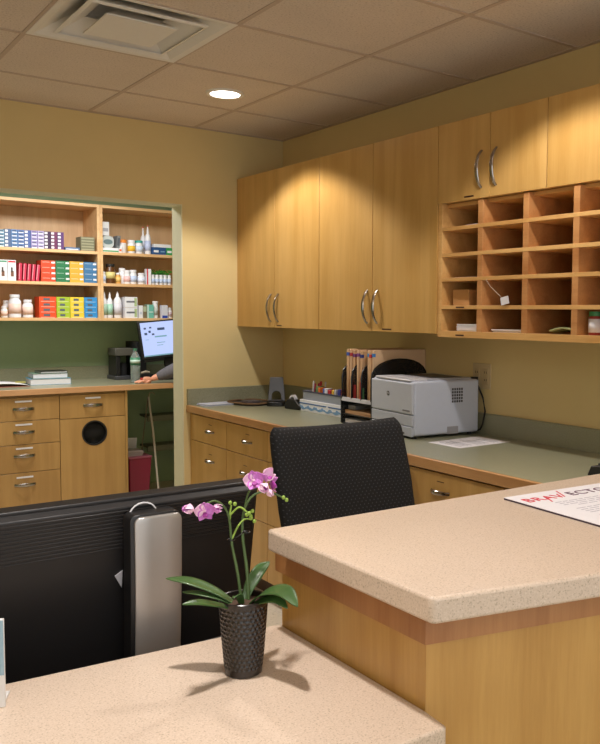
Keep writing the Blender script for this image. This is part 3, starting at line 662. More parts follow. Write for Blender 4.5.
# card holder at lower left
t = thing('acrylic_card_holder', (.215, 1.325, ZD), 'white upright card holder with teal top at lower left edge', 'card holder')
b = MB(); Mx = Matrix.Translation((.283, 1.31, ZD+.0004)) @ Matrix.Rotation(R(-25), 4, 'Z')
b.box(-.14, 0, .0, .006, 0, .135, M=Mx); b.box(-.14, -.004, .006, .05, 0, .004, M=Mx); b.build('holder', WHITE, t, bevel=.001)
b = MB(); b.box(-.138, -.0005, -.0012, .0, .05, .133, M=Mx); b.build('printed_card', flat(150, 180, 196), t)

# ------------------------------------------------------------------ staff desk and monitor
ZS = .74
t = thing('staff_desk', (.1, 1.72, 0), 'low desk behind the counter carrying the black monitor', 'desk')
b = MB(); b.box(-1.5, .83, 1.41, 2.0, ZS-.03, ZS); b.build('desk_top', flat(34, 30, 28), t, bevel=.002)
for x in (-1.45, -.35, .76):
    b = MB(); b.box(x, x+.03, 1.43, 1.96, 0, ZS-.03); b.build('leg', BLACK, t)
MZ0, MZ1 = .762, 1.103; MX0, MX1 = .262, .828; MY = 1.515
mo = thing('computer_monitor', (.6, 1.56, ZS), 'black widescreen monitor seen from behind with silver stand', 'monitor')
tl = Matrix.Translation((0, MY, MZ1)) @ Matrix.Rotation(R(10), 4, 'X') @ Matrix.Translation((0, -MY, -MZ1))
def mprism(b, rects):
    for (x0, x1, y0, y1, z0, z1) in rects: b.box(x0, x1, y0, y1, z0, z1, M=tl)
b = MB(); 
b.box(MX0, MX1, MY+.012, MY+.04, MZ0, MZ1, M=tl); b.build('bezel', BLACK, mo, bevel=.003, segs=3)
b = MB(); hx = (MX0+MX1)/2
vs0 = [(MX0+.006, MZ0+.006), (MX1-.006, MZ0+.006), (MX1-.006, MZ1-.006), (MX0+.006, MZ1-.006)]
vs1 = [(MX0+.012, MZ0+.008), (MX1-.012, MZ0+.008), (MX1-.012, MZ1-.012), (MX0+.012, MZ1-.012)]
a = [b.bm.verts.new(tl @ Vector((x, MY+.013, z))) for x, z in vs0]; c = [b.bm.verts.new(tl @ Vector((x, MY-.004, z))) for x, z in vs1]
for i in range(4): b.bm.faces.new([a[i], a[(i+1)%4], c[(i+1)%4], c[i]])
b.bm.faces.new(c); b.bm.faces.new(a[::-1])
b.build('back_cover', BLACK, mo, bevel=.002)
b = MB()
for k in range(11):
    z = MZ1-.020-k*.0072; b.box(MX0+.02, MX1-.02, MY-.0058, MY-.002, z-.0018, z+.0018, M=tl)
b.build('vent_ribs', BLACK, mo, bevel=.0008, segs=1)
b = MB(); b.box(MX0+.018, MX1-.018, MY+.0395, MY+.041, MZ0+.018, MZ1-.018, M=tl); b.build('screen', mat('dark_screen', rgb(20, 26, 36), .1), mo)
# neck: silver tongue leaning, dark sides
b = MB(); NX0, NX1 = .541, .633; n = 14
def neck(off, x0, x1, z0, z1, th):
    b = MB(); ring = []
    for i in range(n+1):
        t_ = i/n if i < n-4 else (n-4)/n; z = z0+(z1-z0-.013)*(t_*n/(n-4));
        if i > n-4: z += .013*math.sin((i-n+4)/4*math.pi/2)
        y = MY-.052+off+.020*(t_-.5)**2*0-.006*math.sin(t_*math.pi)+(.03*(1-t_))*.3
        wv = 1.0-.05*(1-t_)-(.26*(1-math.cos((i-n+4)/4*math.pi/2)) if i > n-4 else 0); xc = (x0+x1)/2; hw = (x1-x0)/2*wv
        ring.append([b.bm.verts.new((xc+sx*hw*k, y+(dy*th)+(.004 if abs(k) > .9 else 0)*(1 if dy == 0 else 0), z)) for (sx, k, dy) in ((-1, 1, 0), (-1, .8, 0), (-1, .3, 0), (1, .3, 0), (1, .8, 0), (1, 1, 0), (1, 1, 1), (-1, 1, 1))])
    for i in range(n):
        for k in range(8): b.bm.faces.new([ring[i][k], ring[i][(k+1)%8], ring[i+1][(k+1)%8], ring[i+1][k]])
    b.bm.faces.new(ring[0][::-1]); b.bm.faces.new(ring[-1]); return b
neck(0, NX0, NX1, ZS+.02, 1.079, .008).build('stand_neck', SILVER, mo, bevel=.003, segs=3)
neck(.009, NX0-.006, NX1+.001, ZS+.018, 1.083, .040).build('neck_core', BLACK, mo, bevel=.004)
b = MB(); b.prism([(x+.605, y+1.56) for x, y in superell(.14, .10, 4)], ZS+.0004, ZS+.02); b.build('stand_base', BLACKG, mo, bevel=.004)
b = MB(); cc = Vector((.572, MY-.012, 1.075))
b.tube([cc+Vector((-.024, .004, -.05)), cc+Vector((-.026, .0, -.01))]+[cc+Vector((.026*math.cos(a), 0, .022*math.sin(a))) for a in [math.pi-math.pi*i/10 for i in range(11)]]+[cc+Vector((.027, .004, -.03))], .0016, 7); b.build('cable', flat(222, 222, 226), mo)
b = MB(); b.prism([(0, 0), (.014, .010), (.014, -.026)], -.001, .001, M=tl @ Matrix.Translation((.528, MY-.006, .955)) @ Matrix.Rotation(R(90), 4, 'X')); b.build('white_sticker', flat(190, 190, 196), mo)

# ================================================================== OFFICE CHAIR
t = thing('office_chair', (1.52, 1.98, 0), 'black dotted fabric office chair behind the raised counter', 'chair')
CX0, CX1, CYT, CZT, CZB = 1.262, 1.802, 2.29, 1.088, .60
def backp(u, v, side):   # u across -1..1, v up 0..1
    wd = .245+.018*math.sin(v*math.pi*.8)
    n_ = 7
    ex = u; xx = 1.536+wd*ex+(.0 if v > .5 else 0)
    z = CZB+(CZT-CZB)*v+.010*u*u*(v > .5)-.004
    y = CYT-(1-v)*.145-.035*(1-(u*u))*0+.03*(1-u*u)*.5
    e = min(1-abs(u), .12)/.12; e2_ = min(v, 1-v, .07)/.07
    th = .032*math.sqrt(max(0, 1-(1-e)**2))*math.sqrt(max(0, 1-(1-e2_)**2))
    if v > .93: 
        k = (v-.93)/.07; xx = 1.536+(wd-.016*k*k)*ex
    return Vector((xx, y+side*th*(.6 if side > 0 else 1)-.0, z))
def sp(t_):   # denser sampling near the rims
    s = 2*t_-1; return math.copysign(1-(1-abs(s))**1.7, s)
b = MB(); b.grid(lambda u, v: backp(sp(u), (sp(v)+1)/2, -1), 36, 36); b.grid(lambda u, v: backp(sp(u), (sp(v)+1)/2, 1), 36, 36)
bmesh.ops.remove_doubles(b.bm, verts=b.bm.verts, dist=.0004)
b.build('backrest', FABRIC, t, smooth=True)
b = MB(); b.prism([(x+1.53, y+1.94) for x, y in superell(.25, .235, 4)], .43, .505); b.build('seat', FABRIC, t, bevel=.02, segs=4)
b = MB(); b.tube([(1.53, 2.0, .42), (1.53, 2.22, .43), (1.53, 2.25, .52), (1.53, 2.245, .70)], .022, 10, flat=.5); b.build('back_support', BLACK, t)
b = MB(); b.cyl((1.53, 1.96, .09), .028, .33, 16); b.cyl((1.53, 1.96, .38), .08, .05, 16); b.build('gas_lift', BLACK, t)
for k in range(5):
    a = R(20+72*k); ex, ey = math.cos(a), math.sin(a)
    b = MB(); b.tube([(1.53, 1.96, .115), (1.53+.15*ex, 1.96+.15*ey, .10), (1.53+.28*ex, 1.96+.28*ey, .075)], [.03, .025, .016], 8, flat=.7); b.build('base_leg', BLACK, t)
    b = MB(); b.lathe([(0, -.022), (.024, -.022), (.028, -.014), (.028, .014), (.024, .022), (0, .022)], (0, 0, 0), 16, M=Matrix.Translation((1.53+.285*ex, 1.96+.285*ey, .0285)) @ Matrix.Rotation(a, 4, 'Z') @ Matrix.Rotation(R(90), 4, 'X')); b.cyl((1.53+.28*ex, 1.96+.28*ey, .05), .008, .03, 8); b.build('caster', BLACKG, t)

# ================================================================== ORCHID
PXc, PYc = .629, 1.212
oc = thing('potted_orchid', (PXc, PYc, ZD), 'small pink orchid in a black dimpled pot on the low counter', 'potted plant')
def dimple(a, z):
    if z < .012 or z > .118: return 0
    row = (z-.012)/.0076; i = math.floor(row); fz = row-i-.5
    u = a/(2*math.pi)*30+(.5 if i % 2 else 0); fu = u-math.floor(u)-.5
    d = math.sqrt(fu*fu+fz*fz); return -.0016*max(0, 1-(d/.5)**2)+.0004
prof = [(0, 0), (.0285, 0), (.0305, .002)]+[(.0300+.0105*((z)/.124)**.85, z) for z in [.004+i*.00095 for i in range(126)]]+[(.0405, .125), (.039, .1262), (.037, .125), (.0355, .110), (0, .108)]
b = MB(); b.lathe(prof, (PXc, PYc, ZD+.0003), 240, disp=dimple); b.build('pot', mat('black_glazed_ceramic', rgb(26, 20, 18), .28, spec=.5, coat=.35), oc)
b = MB(); b.lathe([(0, .121), (.02, .120), (.036, .117), (.036, .1085), (0, .1085)], (PXc, PYc, ZD), 20); b.build('bark', mat('bark', rgb(70, 50, 36), .9, noise=.4, nscale=300, bump=.8, bscale=300), oc)
LEAF = mat('orchid_leaf', rgb(60, 92, 46), .34, spec=.5, noise=.3, nscale=22, coat=.2)
STEM = mat('orchid_stem', rgb(76, 100, 54), .5, noise=.15)
BUD = mat('orchid_bud', rgb(140, 170, 70), .5, noise=.15)
def catmull(P, n=20):
    P = [Vector(p) for p in P]; Q = [2*P[0]-P[1]]+P+[2*P[-1]-P[-2]]; out = []
    m = len(P)-1
    for i in range(n+1):
        t_ = i/n*m; k = min(int(t_), m-1); f = t_-k; a_, b_, c_, d_ = Q[k:k+4]
        out.append(.5*((2*b_)+(-a_+c_)*f+(2*a_-5*b_+4*c_-d_)*f*f+(-a_+3*b_-3*c_+d_)*f**3))
    return out
def leaf(P, wd, side, fold=.25, name='leaf'):
    n = 22; C = catmull(P, n); sd = Vector(side).normalized(); b = MB(); rows = []
    for i, p in enumerate(C):
        t_ = i/n; T = (C[min(i+1, n)]-C[max(i-1, 0)]).normalized(); s_ = (sd-T*sd.dot(T)).normalized(); N = T.cross(s_)
        if N.z < 0: N = -N
        ww = wd*(.30+.70*math.sin(min(1, t_*1.25)*math.pi/2))*max(0, 1-max(0, (t_-.35)/.65)**2.0)**.8+.0004
        rows.append([b.bm.verts.new(p+s_*ww*k+N*ww*fold*abs(k)**1.3) for k in (-1, -.66, -.33, 0, .33, .66, 1)])
    for i in range(n):
        for k in range(6): b.bm.faces.new([rows[i][k], rows[i][k+1], rows[i+1][k+1], rows[i+1][k]])
    return b.build(name, LEAF, oc, solid=.0016)
leaf([(.622, 1.213, .972), (.592, 1.24, .996), (.559, 1.265, 1.012), (.526, 1.285, 1.018)], .0175, (.45, .85, .12), .08)
leaf([(.622, 1.213, .970), (.590, 1.228, .988), (.565, 1.25, .995), (.547, 1.268, .996)], .0095, (.5, 1, .1), .15)
leaf([(.618, 1.205, .970), (.573, 1.195, .990), (.537, 1.185, 1.004), (.508, 1.178, 1.009)], .0085, (.2, 1, .3), .12)
leaf([(.630, 1.215, .972), (.648, 1.225, .998), (.672, 1.235, 1.018), (.698, 1.247, 1.025)], .0125, (.5, -.8, -.55), .2)
leaf([(.634, 1.205, .972), (.648, 1.175, 1.000), (.660, 1.135, 1.011), (.658, 1.088, 1.000)], .0200, (.9, .35, .2), .10)
leaf([(.624, 1.205, .970), (.616, 1.198, .990), (.606, 1.190, .999), (.596, 1.182, 1.000)], .008, (.6, -.6, .3), .2)
leaf([(.634, 1.200, .972), (.644, 1.175, .988), (.652, 1.145, .998), (.656, 1.115, .990)], .012, (.9, .5, .5), .1)
def stem(P, r0_, r1_, name='stem', m=STEM, n=18):
    C = catmull(P, n); b = MB(); b.tube(C, [r0_+(r1_-r0_)*i/n for i in range(n+1)], 8, up=(0, 1, 0)); return b.build(name, m, oc)
stem([(.626, 1.21, .965), (.620, 1.213, 1.025), (.613, 1.22, 1.075), (.608, 1.22, 1.120), (.596, 1.215, 1.142), (.578, 1.21, 1.154), (.556, 1.198, 1.154)], .0027, .0014)
stem([(.638, 1.21, .965), (.640, 1.22, 1.028), (.638, 1.23, 1.077), (.638, 1.23, 1.115), (.645, 1.225, 1.142), (.661, 1.22, 1.155), (.682, 1.21, 1.154), (.703, 1.20, 1.142)], .0030, .0014)
stem([(.638, 1.23, 1.115), (.640, 1.22, 1.149), (.641, 1.21, 1.164), (.645, 1.20, 1.176)], .0018, .0012)
stem([(.613, 1.22, 1.085), (.624, 1.22, 1.104), (.636, 1.22, 1.114), (.648, 1.22, 1.112)], .0018, .0011, 'side_shoot', BUD)
stem([(.609, 1.22, 1.118), (.610, 1.22, 1.130), (.612, 1.22, 1.141)], .002, .0016, 'side_shoot', BUD)
stem([(.609, 1.22, 1.124), (.621, 1.21, 1.138), (.632, 1.20, 1.129)], .0018, .0014, 'side_shoot', BUD)
for (x, y, z) in ((.648, 1.22, 1.114), (.654, 1.22, 1.108), (.640, 1.22, 1.121), (.610, 1.22, 1.145), (.616, 1.215, 1.143), (.634, 1.20, 1.128), (.640, 1.20, 1.131), (.637, 1.20, 1.123), (.704, 1.20, 1.141), (.698, 1.20, 1.146)):
    b = MB(); b.ball((x, y, z), .0034, .0026, .0036, seg=8); b.build('bud', BUD, oc)
for (x, z) in ((.612, 1.083), (.640, 1.092)):
    b = MB(); b.tube([(x+.0058*math.cos(a), 1.222+.0058*math.sin(a), z) for a in [2*math.pi*i/12 for i in range(13)]], .0011, 6); b.build('plant_clip', BLACKG, oc)
b = MB(); b.tube([(.612, 1.222, 1.083), (.626, 1.224, 1.086), (.640, 1.226, 1.092)], .0010, 6); b.build('plant_clip', BLACKG, oc)
def petal_mat(name, c1, c2):
    m = mat(name, c1, .55, sheen=.2); nt = m.node_tree; mx = [n for n in nt.nodes if n.type == 'MIX'][0]
    mx.inputs['A'].default_value = c1; mx.inputs['B'].default_value = c2
    no = [n for n in nt.nodes if n.type == 'TEX_NOISE'][0]; no.inputs['Scale'].default_value = 90
    return m
PET = petal_mat('petal_pink', rgb(230, 168, 212), rgb(252, 224, 238)); PET2 = petal_mat('petal_magenta', rgb(180, 84, 184), rgb(226, 150, 220)); LIP = petal_mat('petal_lip', rgb(130, 30, 130), rgb(176, 60, 160))
def flower(c, nrm, s, roll=0, closed=0.0, mats=(PET, PET2)):
    N = Vector(nrm).normalized(); Q = N.to_track_quat('Z', 'Y').to_matrix().to_4x4(); s = s*.9; Mf = Matrix.Translation(Vector(c)) @ Q @ Matrix.Rotation(roll, 4, 'Z')
    fo = bpy.data.objects.new('flower', None)
    b = MB(); b.ball((0, 0, 0), s*.16, s*.16, s*.2, M=None); bmesh.ops.transform(b.bm, matrix=Mf, verts=b.bm.verts); core = b.build('flower', mats[1], oc)
    for k in range(5):
        a = R(90+72*k); big = k in (1, 4); ln = s*(1.0 if big else .92); wd = s*(.66 if big else .46)
        def pt(u, v):
            t_ = u; ww = wd*math.sin(math.pi*min(1, (.08+.92*t_))**.85)*1.0; vv = 2*v-1
            r_ = ln*t_*math.cos(closed*t_*1.1); h_ = ln*t_*math.sin(closed*t_*1.1)+s*.10*(1-vv*vv)*math.sin(math.pi*t_)*(-1)
            return Mf @ Vector((math.cos(a)*r_-math.sin(a)*ww*vv*(1-.35*closed), math.sin(a)*r_+math.cos(a)*ww*vv*(1-.35*closed), h_+s*.12*vv*vv*t_+ (.0006 if big else 0)))
        b = MB(); b.grid(pt, 9, 7); b.build('petal', mats[0] if not big else (mats[1] if k == 1 else mats[0]), core, solid=.0006)
    b = MB()
    b.grid(lambda u, v: Mf @ Vector(((2*v-1)*s*.22*math.sin(math.pi*(.15+.8*u)), -s*.1-s*.40*u, s*.18+s*.25*math.sin(u*2.6))), 6, 5)
    b.build('lip', LIP, core, solid=.0008)
FL = (-.45, -.85, .05)
flower((.530, 1.19, 1.152), (-.9, -.4, .1), 0.0183, .4, 1.25)
flower((.551, 1.19, 1.146), (-.35, -.9, -.15), 0.0201, .1, .25, (PET2, PET))
flower((.567, 1.19, 1.147), (.5, -.8, .1), 0.0152, .9, 1.1)
flower((.642, 1.20, 1.181), (-.4, -.85, .25), 0.0214, .2, .35, (PET2, PET))
flower((.650, 1.185, 1.174), (-.1, -.95, -.25), 0.0189, 1.3, 1.2, (PET, PET))
flower((.664, 1.20, 1.184), (.15, -.8, .5), 0.0207, .6, .9)
flower((.674, 1.20, 1.172), (.8, -.55, 0), 0.0183, .3, .5, (PET2, LIP))
flower((.664, 1.19, 1.164), (.1, -.7, -.6), 0.0134, .3, 1.3, (PET, PET))

# ================================================================== BACK ROOM
FY = 6.05; FB = 6.789; FZ = .91
t = thing('back_room_worktop', (1.4, 6.42, FZ-.038), 'green laminate worktop in the back room carrying books and monitor', 'worktop')
b = MB(); b.box(.2, 3.4, FY+.016, FB-.001, FZ-.038, FZ); b.build('top', LAMINATE, t)
b = MB(); b.box(.2, 3.4, FY, FY+.016, FZ-.040, FZ+.0005); b.build('edge_strip', wood('birch_nosing', rgb(190, 138, 92), rgb(214, 166, 118), 'x'), t, bevel=.002)
b = MB(); b.box(.2, 3.4, FB-.02, FB-.001, FZ, FZ+.10); b.build('backsplash', LAMINATE, t)
MAPLE_F = wood('maple_back_room', rgb(170, 130, 74), rgb(190, 150, 90), 'z', figure=.6)
def far_cab(x0, x1, fronts, label, side=False):
    t = thing('base_cabinet', ((x0+x1)/2, 6.4, 0), label, 'cabinet')
    b = MB(); b.box(x0+.0005, x1-.0005, FY+.04, FB-.001, .1, FZ-.0405); b.build('body', MAPLE_F, t)
    b = MB(); b.box(x0+.0005, x1-.0005, FY+.10, FB-.001, 0, .1); b.build('toe_kick', KICK, t)
    for (z0, z1, hole) in fronts:
        b = MB()
        if hole:
            hx, hz, hr = hole; n = 40; Mx = Matrix(((1, 0, 0, 0), (0, 0, -1, 0), (0, 1, 0, 0), (0, 0, 0, 1)))
            xa, xb, za, zb = x0+.002, x1-.002, z0+.002, z1-.002
            def sq(a):
                c_, s_ = math.cos(a), math.sin(a); tx = ((xb-hx) if c_ > 0 else (hx-xa))/max(1e-6, abs(c_)); tz = ((zb-hz) if s_ > 0 else (hz-za))/max(1e-6, abs(s_)); q = min(tx, tz)
                return hx+c_*q, hz+s_*q
            angs = sorted([2*math.pi*i/n for i in range(n)]+[math.atan2(zz-hz, xx-hx) % (2*math.pi) for xx in (xa, xb) for zz in (za, zb)])
            for yy0, yy1 in ((FY+.02, FY+.039),):
                ri = [[b.bm.verts.new((hx+hr*math.cos(a), y, hz+hr*math.sin(a))) for a in angs] for y in (yy0, yy1)]
                ro = [[b.bm.verts.new((sq(a)[0], y, sq(a)[1])) for a in angs] for y in (yy0, yy1)]
                m_ = len(angs)
                for i in range(m_):
                    j = (i+1) % m_
                    b.bm.faces.new([ri[0][i], ri[0][j], ro[0][j], ro[0][i]]); b.bm.faces.new([ri[1][i], ro[1][i], ro[1][j], ri[1][j]])
                    b.bm.faces.new([ri[0][i], ri[1][i], ri[1][j], ri[0][j]]); b.bm.faces.new([ro[0][i], ro[0][j], ro[1][j], ro[1][i]])
            d = b.build('door', MAPLE_F, t)
            b = MB(); b.lathe([(hr-.004, -.002), (hr+.006, -.002), (hr+.006, .021), (hr-.004, .021), (hr-.004, -.002)], (0, 0, 0), 36, M=Matrix.Translation((hx, FY+.020, hz)) @ Matrix.Rotation(R(-90), 4, 'X')); b.build('grommet', BLACK, d)
            b = MB(); b.lathe([(0, 0), (hr-.002, 0)], (0, 0, 0), 36, M=Matrix.Translation((hx, FY+.0385, hz)) @ Matrix.Rotation(R(-90), 4, 'X')); b.build('dark_opening', DARK, d, solid=.001)
        else:
            b.box(x0+.002, x1-.002, FY+.02, FY+.039, z0+.002, z1-.002); d = b.build('drawer', MAPLE_F, t, bevel=.001)
            zc = z1-.078 if z1-z0 < .2 else z1-.085; xc = (x0+x1)/2
            bow_handle(d, (xc, FY+.02, zc), .135, (1, 0, 0), out=(0, -1, 0), bow=.028, r=.0125)
            b = MB(); b.box(xc-.055, xc+.055, FY+.018, FY+.0205, zc+.046, zc+.058); b.build('white_label', PAPER, d)
    return t
ZF = [(.692, .853, None), (.527, .692, None), (.332, .527, None), (.10, .332, None)]
far_cab(1.232, 1.712, ZF, 'maple four drawer cabinet in the back room with labelled pulls')
far_cab(.75, 1.232, ZF, 'maple four drawer cabinet in the back room, cut off at left edge')
far_cab(1.712, 2.182, [(.684, .853, None), (.10, .684, (1.955, .570, .086))], 'maple cabinet with a round black hole in its door')
b = MB(); b.box(2.182, 2.2, FY+.02, FB-.001, 0, FZ-.0405); tag(b.build('side_panel', MAPLE_F), 'upright maple end panel beside the dark knee space', 'panel')
# lower shelf rails in the knee space
for k, z in enumerate((.30, .55)):
    b = MB(); b.box(2.56, 3.3, 6.60, 6.62, z, z+.045); b.box(2.56, 3.3, 6.62, 6.78, z+.03, z+.045)
    tag(b.build('knee_space_shelf', flat(120, 120, 96)), ('lower' if k == 0 else 'upper')+' dim shelf at the back of the knee space', 'shelf')
b = MB(); b.box(3.3, 3.32, FY+.04, FB-.001, 0, FZ-.0405); tag(b.build('side_panel', MAPLE_F), 'far maple end panel hidden by the door wall', 'panel')
# waste bin
t = thing('waste_bin', (2.34, 6.34, 0), 'dark red tapered bin standing in the knee space', 'bin')
b = MB()
def taper(b, cx_, cy_, a0, c0_, a1, c1_, z0, z1):
    p = [b.bm.verts.new((cx_+sx*a0, cy_+sy*c0_, z0)) for sx, sy in ((-1,-1),(1,-1),(1,1),(-1,1))]; q = [b.bm.verts.new((cx_+sx*a1, cy_+sy*c1_, z1)) for sx, sy in ((-1,-1),(1,-1),(1,1),(-1,1))]
    for i in range(4): b.bm.faces.new([p[i], p[(i+1)%4], q[(i+1)%4], q[i]])
    b.bm.faces.new(p[::-1]); b.bm.faces.new(q)
taper(b, 2.345, 6.33, .075, .10, .088, .13, 0.0, .325); b.build('bin_body', flat(142, 30, 62, .4), t, bevel=.006)
b = MB(); taper(b, 2.345, 6.33, .090, .132, .092, .134, .325, .338); b.build('rim', flat(170, 90, 110, .5), t, bevel=.002)
papers(2.26, 2.385, 6.25, 6.41, .3385, 7, 'heap of pale papers on top of the dark red bin', m=flat(196, 186, 190, .8), dz=.006, jitter=.012)
b = MB(); Mx = Matrix.Translation((2.315, 6.36, .383)) @ Matrix.Rotation(R(8), 4, 'X'); b.box(-.055, .055, -.006, .006, 0, .085, M=Mx)
tag(b.build('grey_card', flat(200, 200, 210, .8)), 'grey card standing on the papers over the red bin', 'card')
# folding stand
t = thing('folding_stand', (2.46, 6.25, 0), 'thin pale metal stand with two legs in the knee space', 'stand')
b = MB(); b.tube([(2.475, 6.36, .78), (2.478, 6.28, .52), (2.475, 6.16, .0)], [.009, .009, .008], 8); b.tube([(2.478, 6.28, .50), (2.478, 6.275, .47)], .011, 8); b.build('leg', flat(190, 180, 164, .35), t)
b = MB(); b.tube([(2.475, 6.37, .78), (2.455, 6.45, .4), (2.45, 6.5, 0)], [.005, .005, .005], 8); b.build('leg', flat(120, 110, 84, .4), t)
b = MB(); b.tube([(2.475, 6.365, .775), (2.485, 6.36, .81), (2.505, 6.36, .815), (2.525, 6.36, .80)], .006, 8); b.build('hook', flat(150, 140, 110, .4), t)

# books and things on back worktop
KF = FZ+.0004
def book(x0, x1, y0, y1, z, h, cover, label, rz=0, group=None):
    t = thing('book', ((x0+x1)/2, (y0+y1)/2, z), label, 'book', rz=rz, group=group); a, c = (x1-x0)/2, (y1-y0)/2
    b = MB(); b.box(-a+.004, a-.001, -c+.003, c-.003, .002, h-.002); b.build('pages', PAPER, t, local=True)
    b = MB(); b.box(-a, a, -c, c, 0, .002); b.box(-a, a, -c, c, h-.002, h); b.box(a-.002, a, -c, c, .002, h-.002); b.build('cover', cover, t, local=True)
book(1.60, 1.885, 6.36, 6.56, KF, .045, flat(90, 150, 176), 'thick teal covered book at the bottom of the stack', R(-4))
book(1.62, 1.865, 6.38, 6.56, KF+.0455, .036, flat(110, 140, 120), 'pale book in the middle of the stack on back worktop', R(-2))
book(1.67, 1.865, 6.40, 6.55, KF+.082, .014, flat(30, 30, 34), 'thin black notebook on top of the book stack', R(3))
t = thing('open_catalogue', (1.36, 6.42, KF), 'open catalogue lying on the back worktop at left edge', 'catalogue')
b = MB(); b.grid(lambda u, v: Vector((1.17+.40*u, 6.30+.24*v, KF+.004+.022*abs(math.sin(u*math.pi))**.6)), 16, 2); b.build('pages', PAPER, t, solid=.004)
b = MB(); b.box(1.165, 1.575, 6.298, 6.542, KF, KF+.0018); b.build('cover', flat(190, 110, 90), t)
b = MB(); b.tube([(1.50, 6.40, KF+.026), (1.56, 6.36, KF+.026)], .004, 6); tag(b.build('pencil', flat(200, 190, 90)), 'yellow pencil on the open catalogue', 'pencil')
# label machine
t = thing('label_printer', (2.33, 6.60, KF), 'grey and black desktop machine left of the water bottle', 'office machine')
b = MB(); b.box(2.27, 2.40, 6.52, 6.72, KF, KF+.03); b.build('machine_base', GREYD, t, bevel=.004)
b = MB(); b.box(2.28, 2.315, 6.53, 6.71, KF+.03, KF+.19); b.build('column', BLACK, t, bevel=.004)
b = MB(); b.box(2.27, 2.42, 6.52, 6.70, KF+.19, KF+.25); b.build('head', flat(84, 82, 74), t, bevel=.006)
b = MB(); b.cyl((2.36, 6.60, KF+.03), .03, .10, 16); b.build('roll', BLACKM, t)
b = MB(); b.lathe([(0, 0), (.04, 0), (.04, .14), (.036, .14), (.035, .01), (0, .01)], (2.40, 6.43, KF), 20); tag(b.build('pen_cup', BLACK), 'black pen cup behind the water bottle', 'cup')
b = MB(); b.tube([(2.402, 6.43, KF+.011), (2.380, 6.415, KF+.165)], .006, 7); b.ball((2.368, 6.41, KF+.175), .013, .013, .018, mi=1); b.tube([(2.374, 6.411, KF+.15), (2.372, 6.41, KF+.163)], .012, 8, mi=2)
tag(b.build('marker_pen', [WHITE, flat(214, 60, 44), WHITE]), 'white marker with red cap in the black cup', 'marker pen')
# water bottle
t = thing('water_bottle', (2.315, 6.21, KF), 'clear plastic water bottle with green label beside the hand', 'bottle')
PET_ = bpy.data.materials.new('clear_plastic'); PET_.use_nodes = True; q = PET_.node_tree.nodes['Principled BSDF']; q.inputs['Base Color'].default_value = rgb(214, 226, 220); q.inputs['Transmission Weight'].default_value = .75; q.inputs['Roughness'].default_value = .1; q.inputs['IOR'].default_value = 1.2
bp_ = [(0, 0), (.030, 0), (.036, .005)]+[(.036-.0025*(i % 2), .01+i*.008) for i in range(15)]+[(.036, .135), (.036, .18), (.034, .195), (.022, .222), (.013, .235), (.013, .245), (0, .245)]
b = MB(); b.lathe(bp_, (2.315, 6.21, KF), 24); b.build('bottle_body', PET_, t)
b = MB(); b.lathe([(.0368, .135), (.0368, .192)], (2.315, 6.21, KF), 24); b.build('paper_label', flat(60, 130, 96), t, solid=.0006)
b = MB(); b.lathe([(.0373, .150), (.0373, .176)], (2.315, 6.21, KF), 24); b.build('label_panel', flat(190, 214, 200), t, solid=.0006)
b = MB(); b.lathe([(0, .245), (.0155, .245), (.0155, .262), (0, .262)], (2.315, 6.21, KF), 20); b.build('cap', flat(60, 110, 84), t)
b = MB(); b.box(2.345, 2.372, 6.205, 6.235, KF, KF+.035); tag(b.build('red_box', flat(226, 70, 60), bevel=.002), 'tiny red box between water bottle and sleeve', 'box')
# back room monitor
SCR = bpy.data.materials.new('lit_screen'); SCR.use_nodes = True; nt = SCR.node_tree; q = nt.nodes['Principled BSDF']
q.inputs['Base Color'].default_value = (0, 0, 0, 1); q.inputs['Emission Color'].default_value = rgb(186, 202, 250); q.inputs['Emission Strength'].default_value = 1.0
t = thing('desktop_monitor', (2.60, 6.45, KF), 'lit flat monitor on the back worktop beside the door frame', 'monitor')
Mm = Matrix.Translation((2.415, 6.36, 1.075)) @ Matrix.Rotation(R(-8), 4, 'X') @ Matrix.Rotation(R(-3), 4, 'Y')
Mm = Matrix.Translation((2.426, 6.335, 1.075)) @ Matrix.Rotation(R(-8), 4, 'X') @ Matrix.Rotation(R(-5), 4, 'Y')
b = MB(); b.box(0, .46, 0, .035, 0, .30, M=Mm); b.build('bezel', BLACK, t, bevel=.004)
b = MB(); b.box(.014, .446, -.001, .002, .020, .288, M=Mm); sc_ = b.build('screen', SCR, t)
E1 = bpy.data.materials.new('screen_icon'); E1.use_nodes = True; q = E1.node_tree.nodes['Principled BSDF']; q.inputs['Base Color'].default_value = (0, 0, 0, 1); q.inputs['Emission Color'].default_value = rgb(60, 74, 100); q.inputs['Emission Strength'].default_value = 1
E2 = bpy.data.materials.new('screen_bar'); E2.use_nodes = True; q = E2.node_tree.nodes['Principled BSDF']; q.inputs['Base Color'].default_value = (0, 0, 0, 1); q.inputs['Emission Color'].default_value = rgb(120, 160, 170); q.inputs['Emission Strength'].default_value = 1
b = MB()
for (x, z, ww, hh) in ((.04, .19, .022, .018), (.075, .205, .018, .018), (.04, .235, .018, .014), (.10, .185, .02, .014), (.15, .22, .06, .02), (.085, .24, .018, .012)): b.box(x, x+ww, -.002, -.0008, z, z+hh, M=Mm)
for (x, z, ww, hh) in ((.12, .165, .10, .012), (.13, .12, .07, .006), (.13, .10, .05, .005), (.04, .15, .03, .004), (.015, .020, .43, .010)): b.box(x, x+ww, -.002, -.0008, z, z+hh, 1, M=Mm)
b.build('screen_icons', [E1, E2], sc_)
b = MB(); b.box(.19, .27, .035, .06, -.12, .12, M=Mm); b.build('stand_neck', BLACK, t)
b = MB(); b.box(2.52, 2.74, 6.34, 6.52, KF, KF+.015); b.build('stand_base', BLACK, t, bevel=.004)
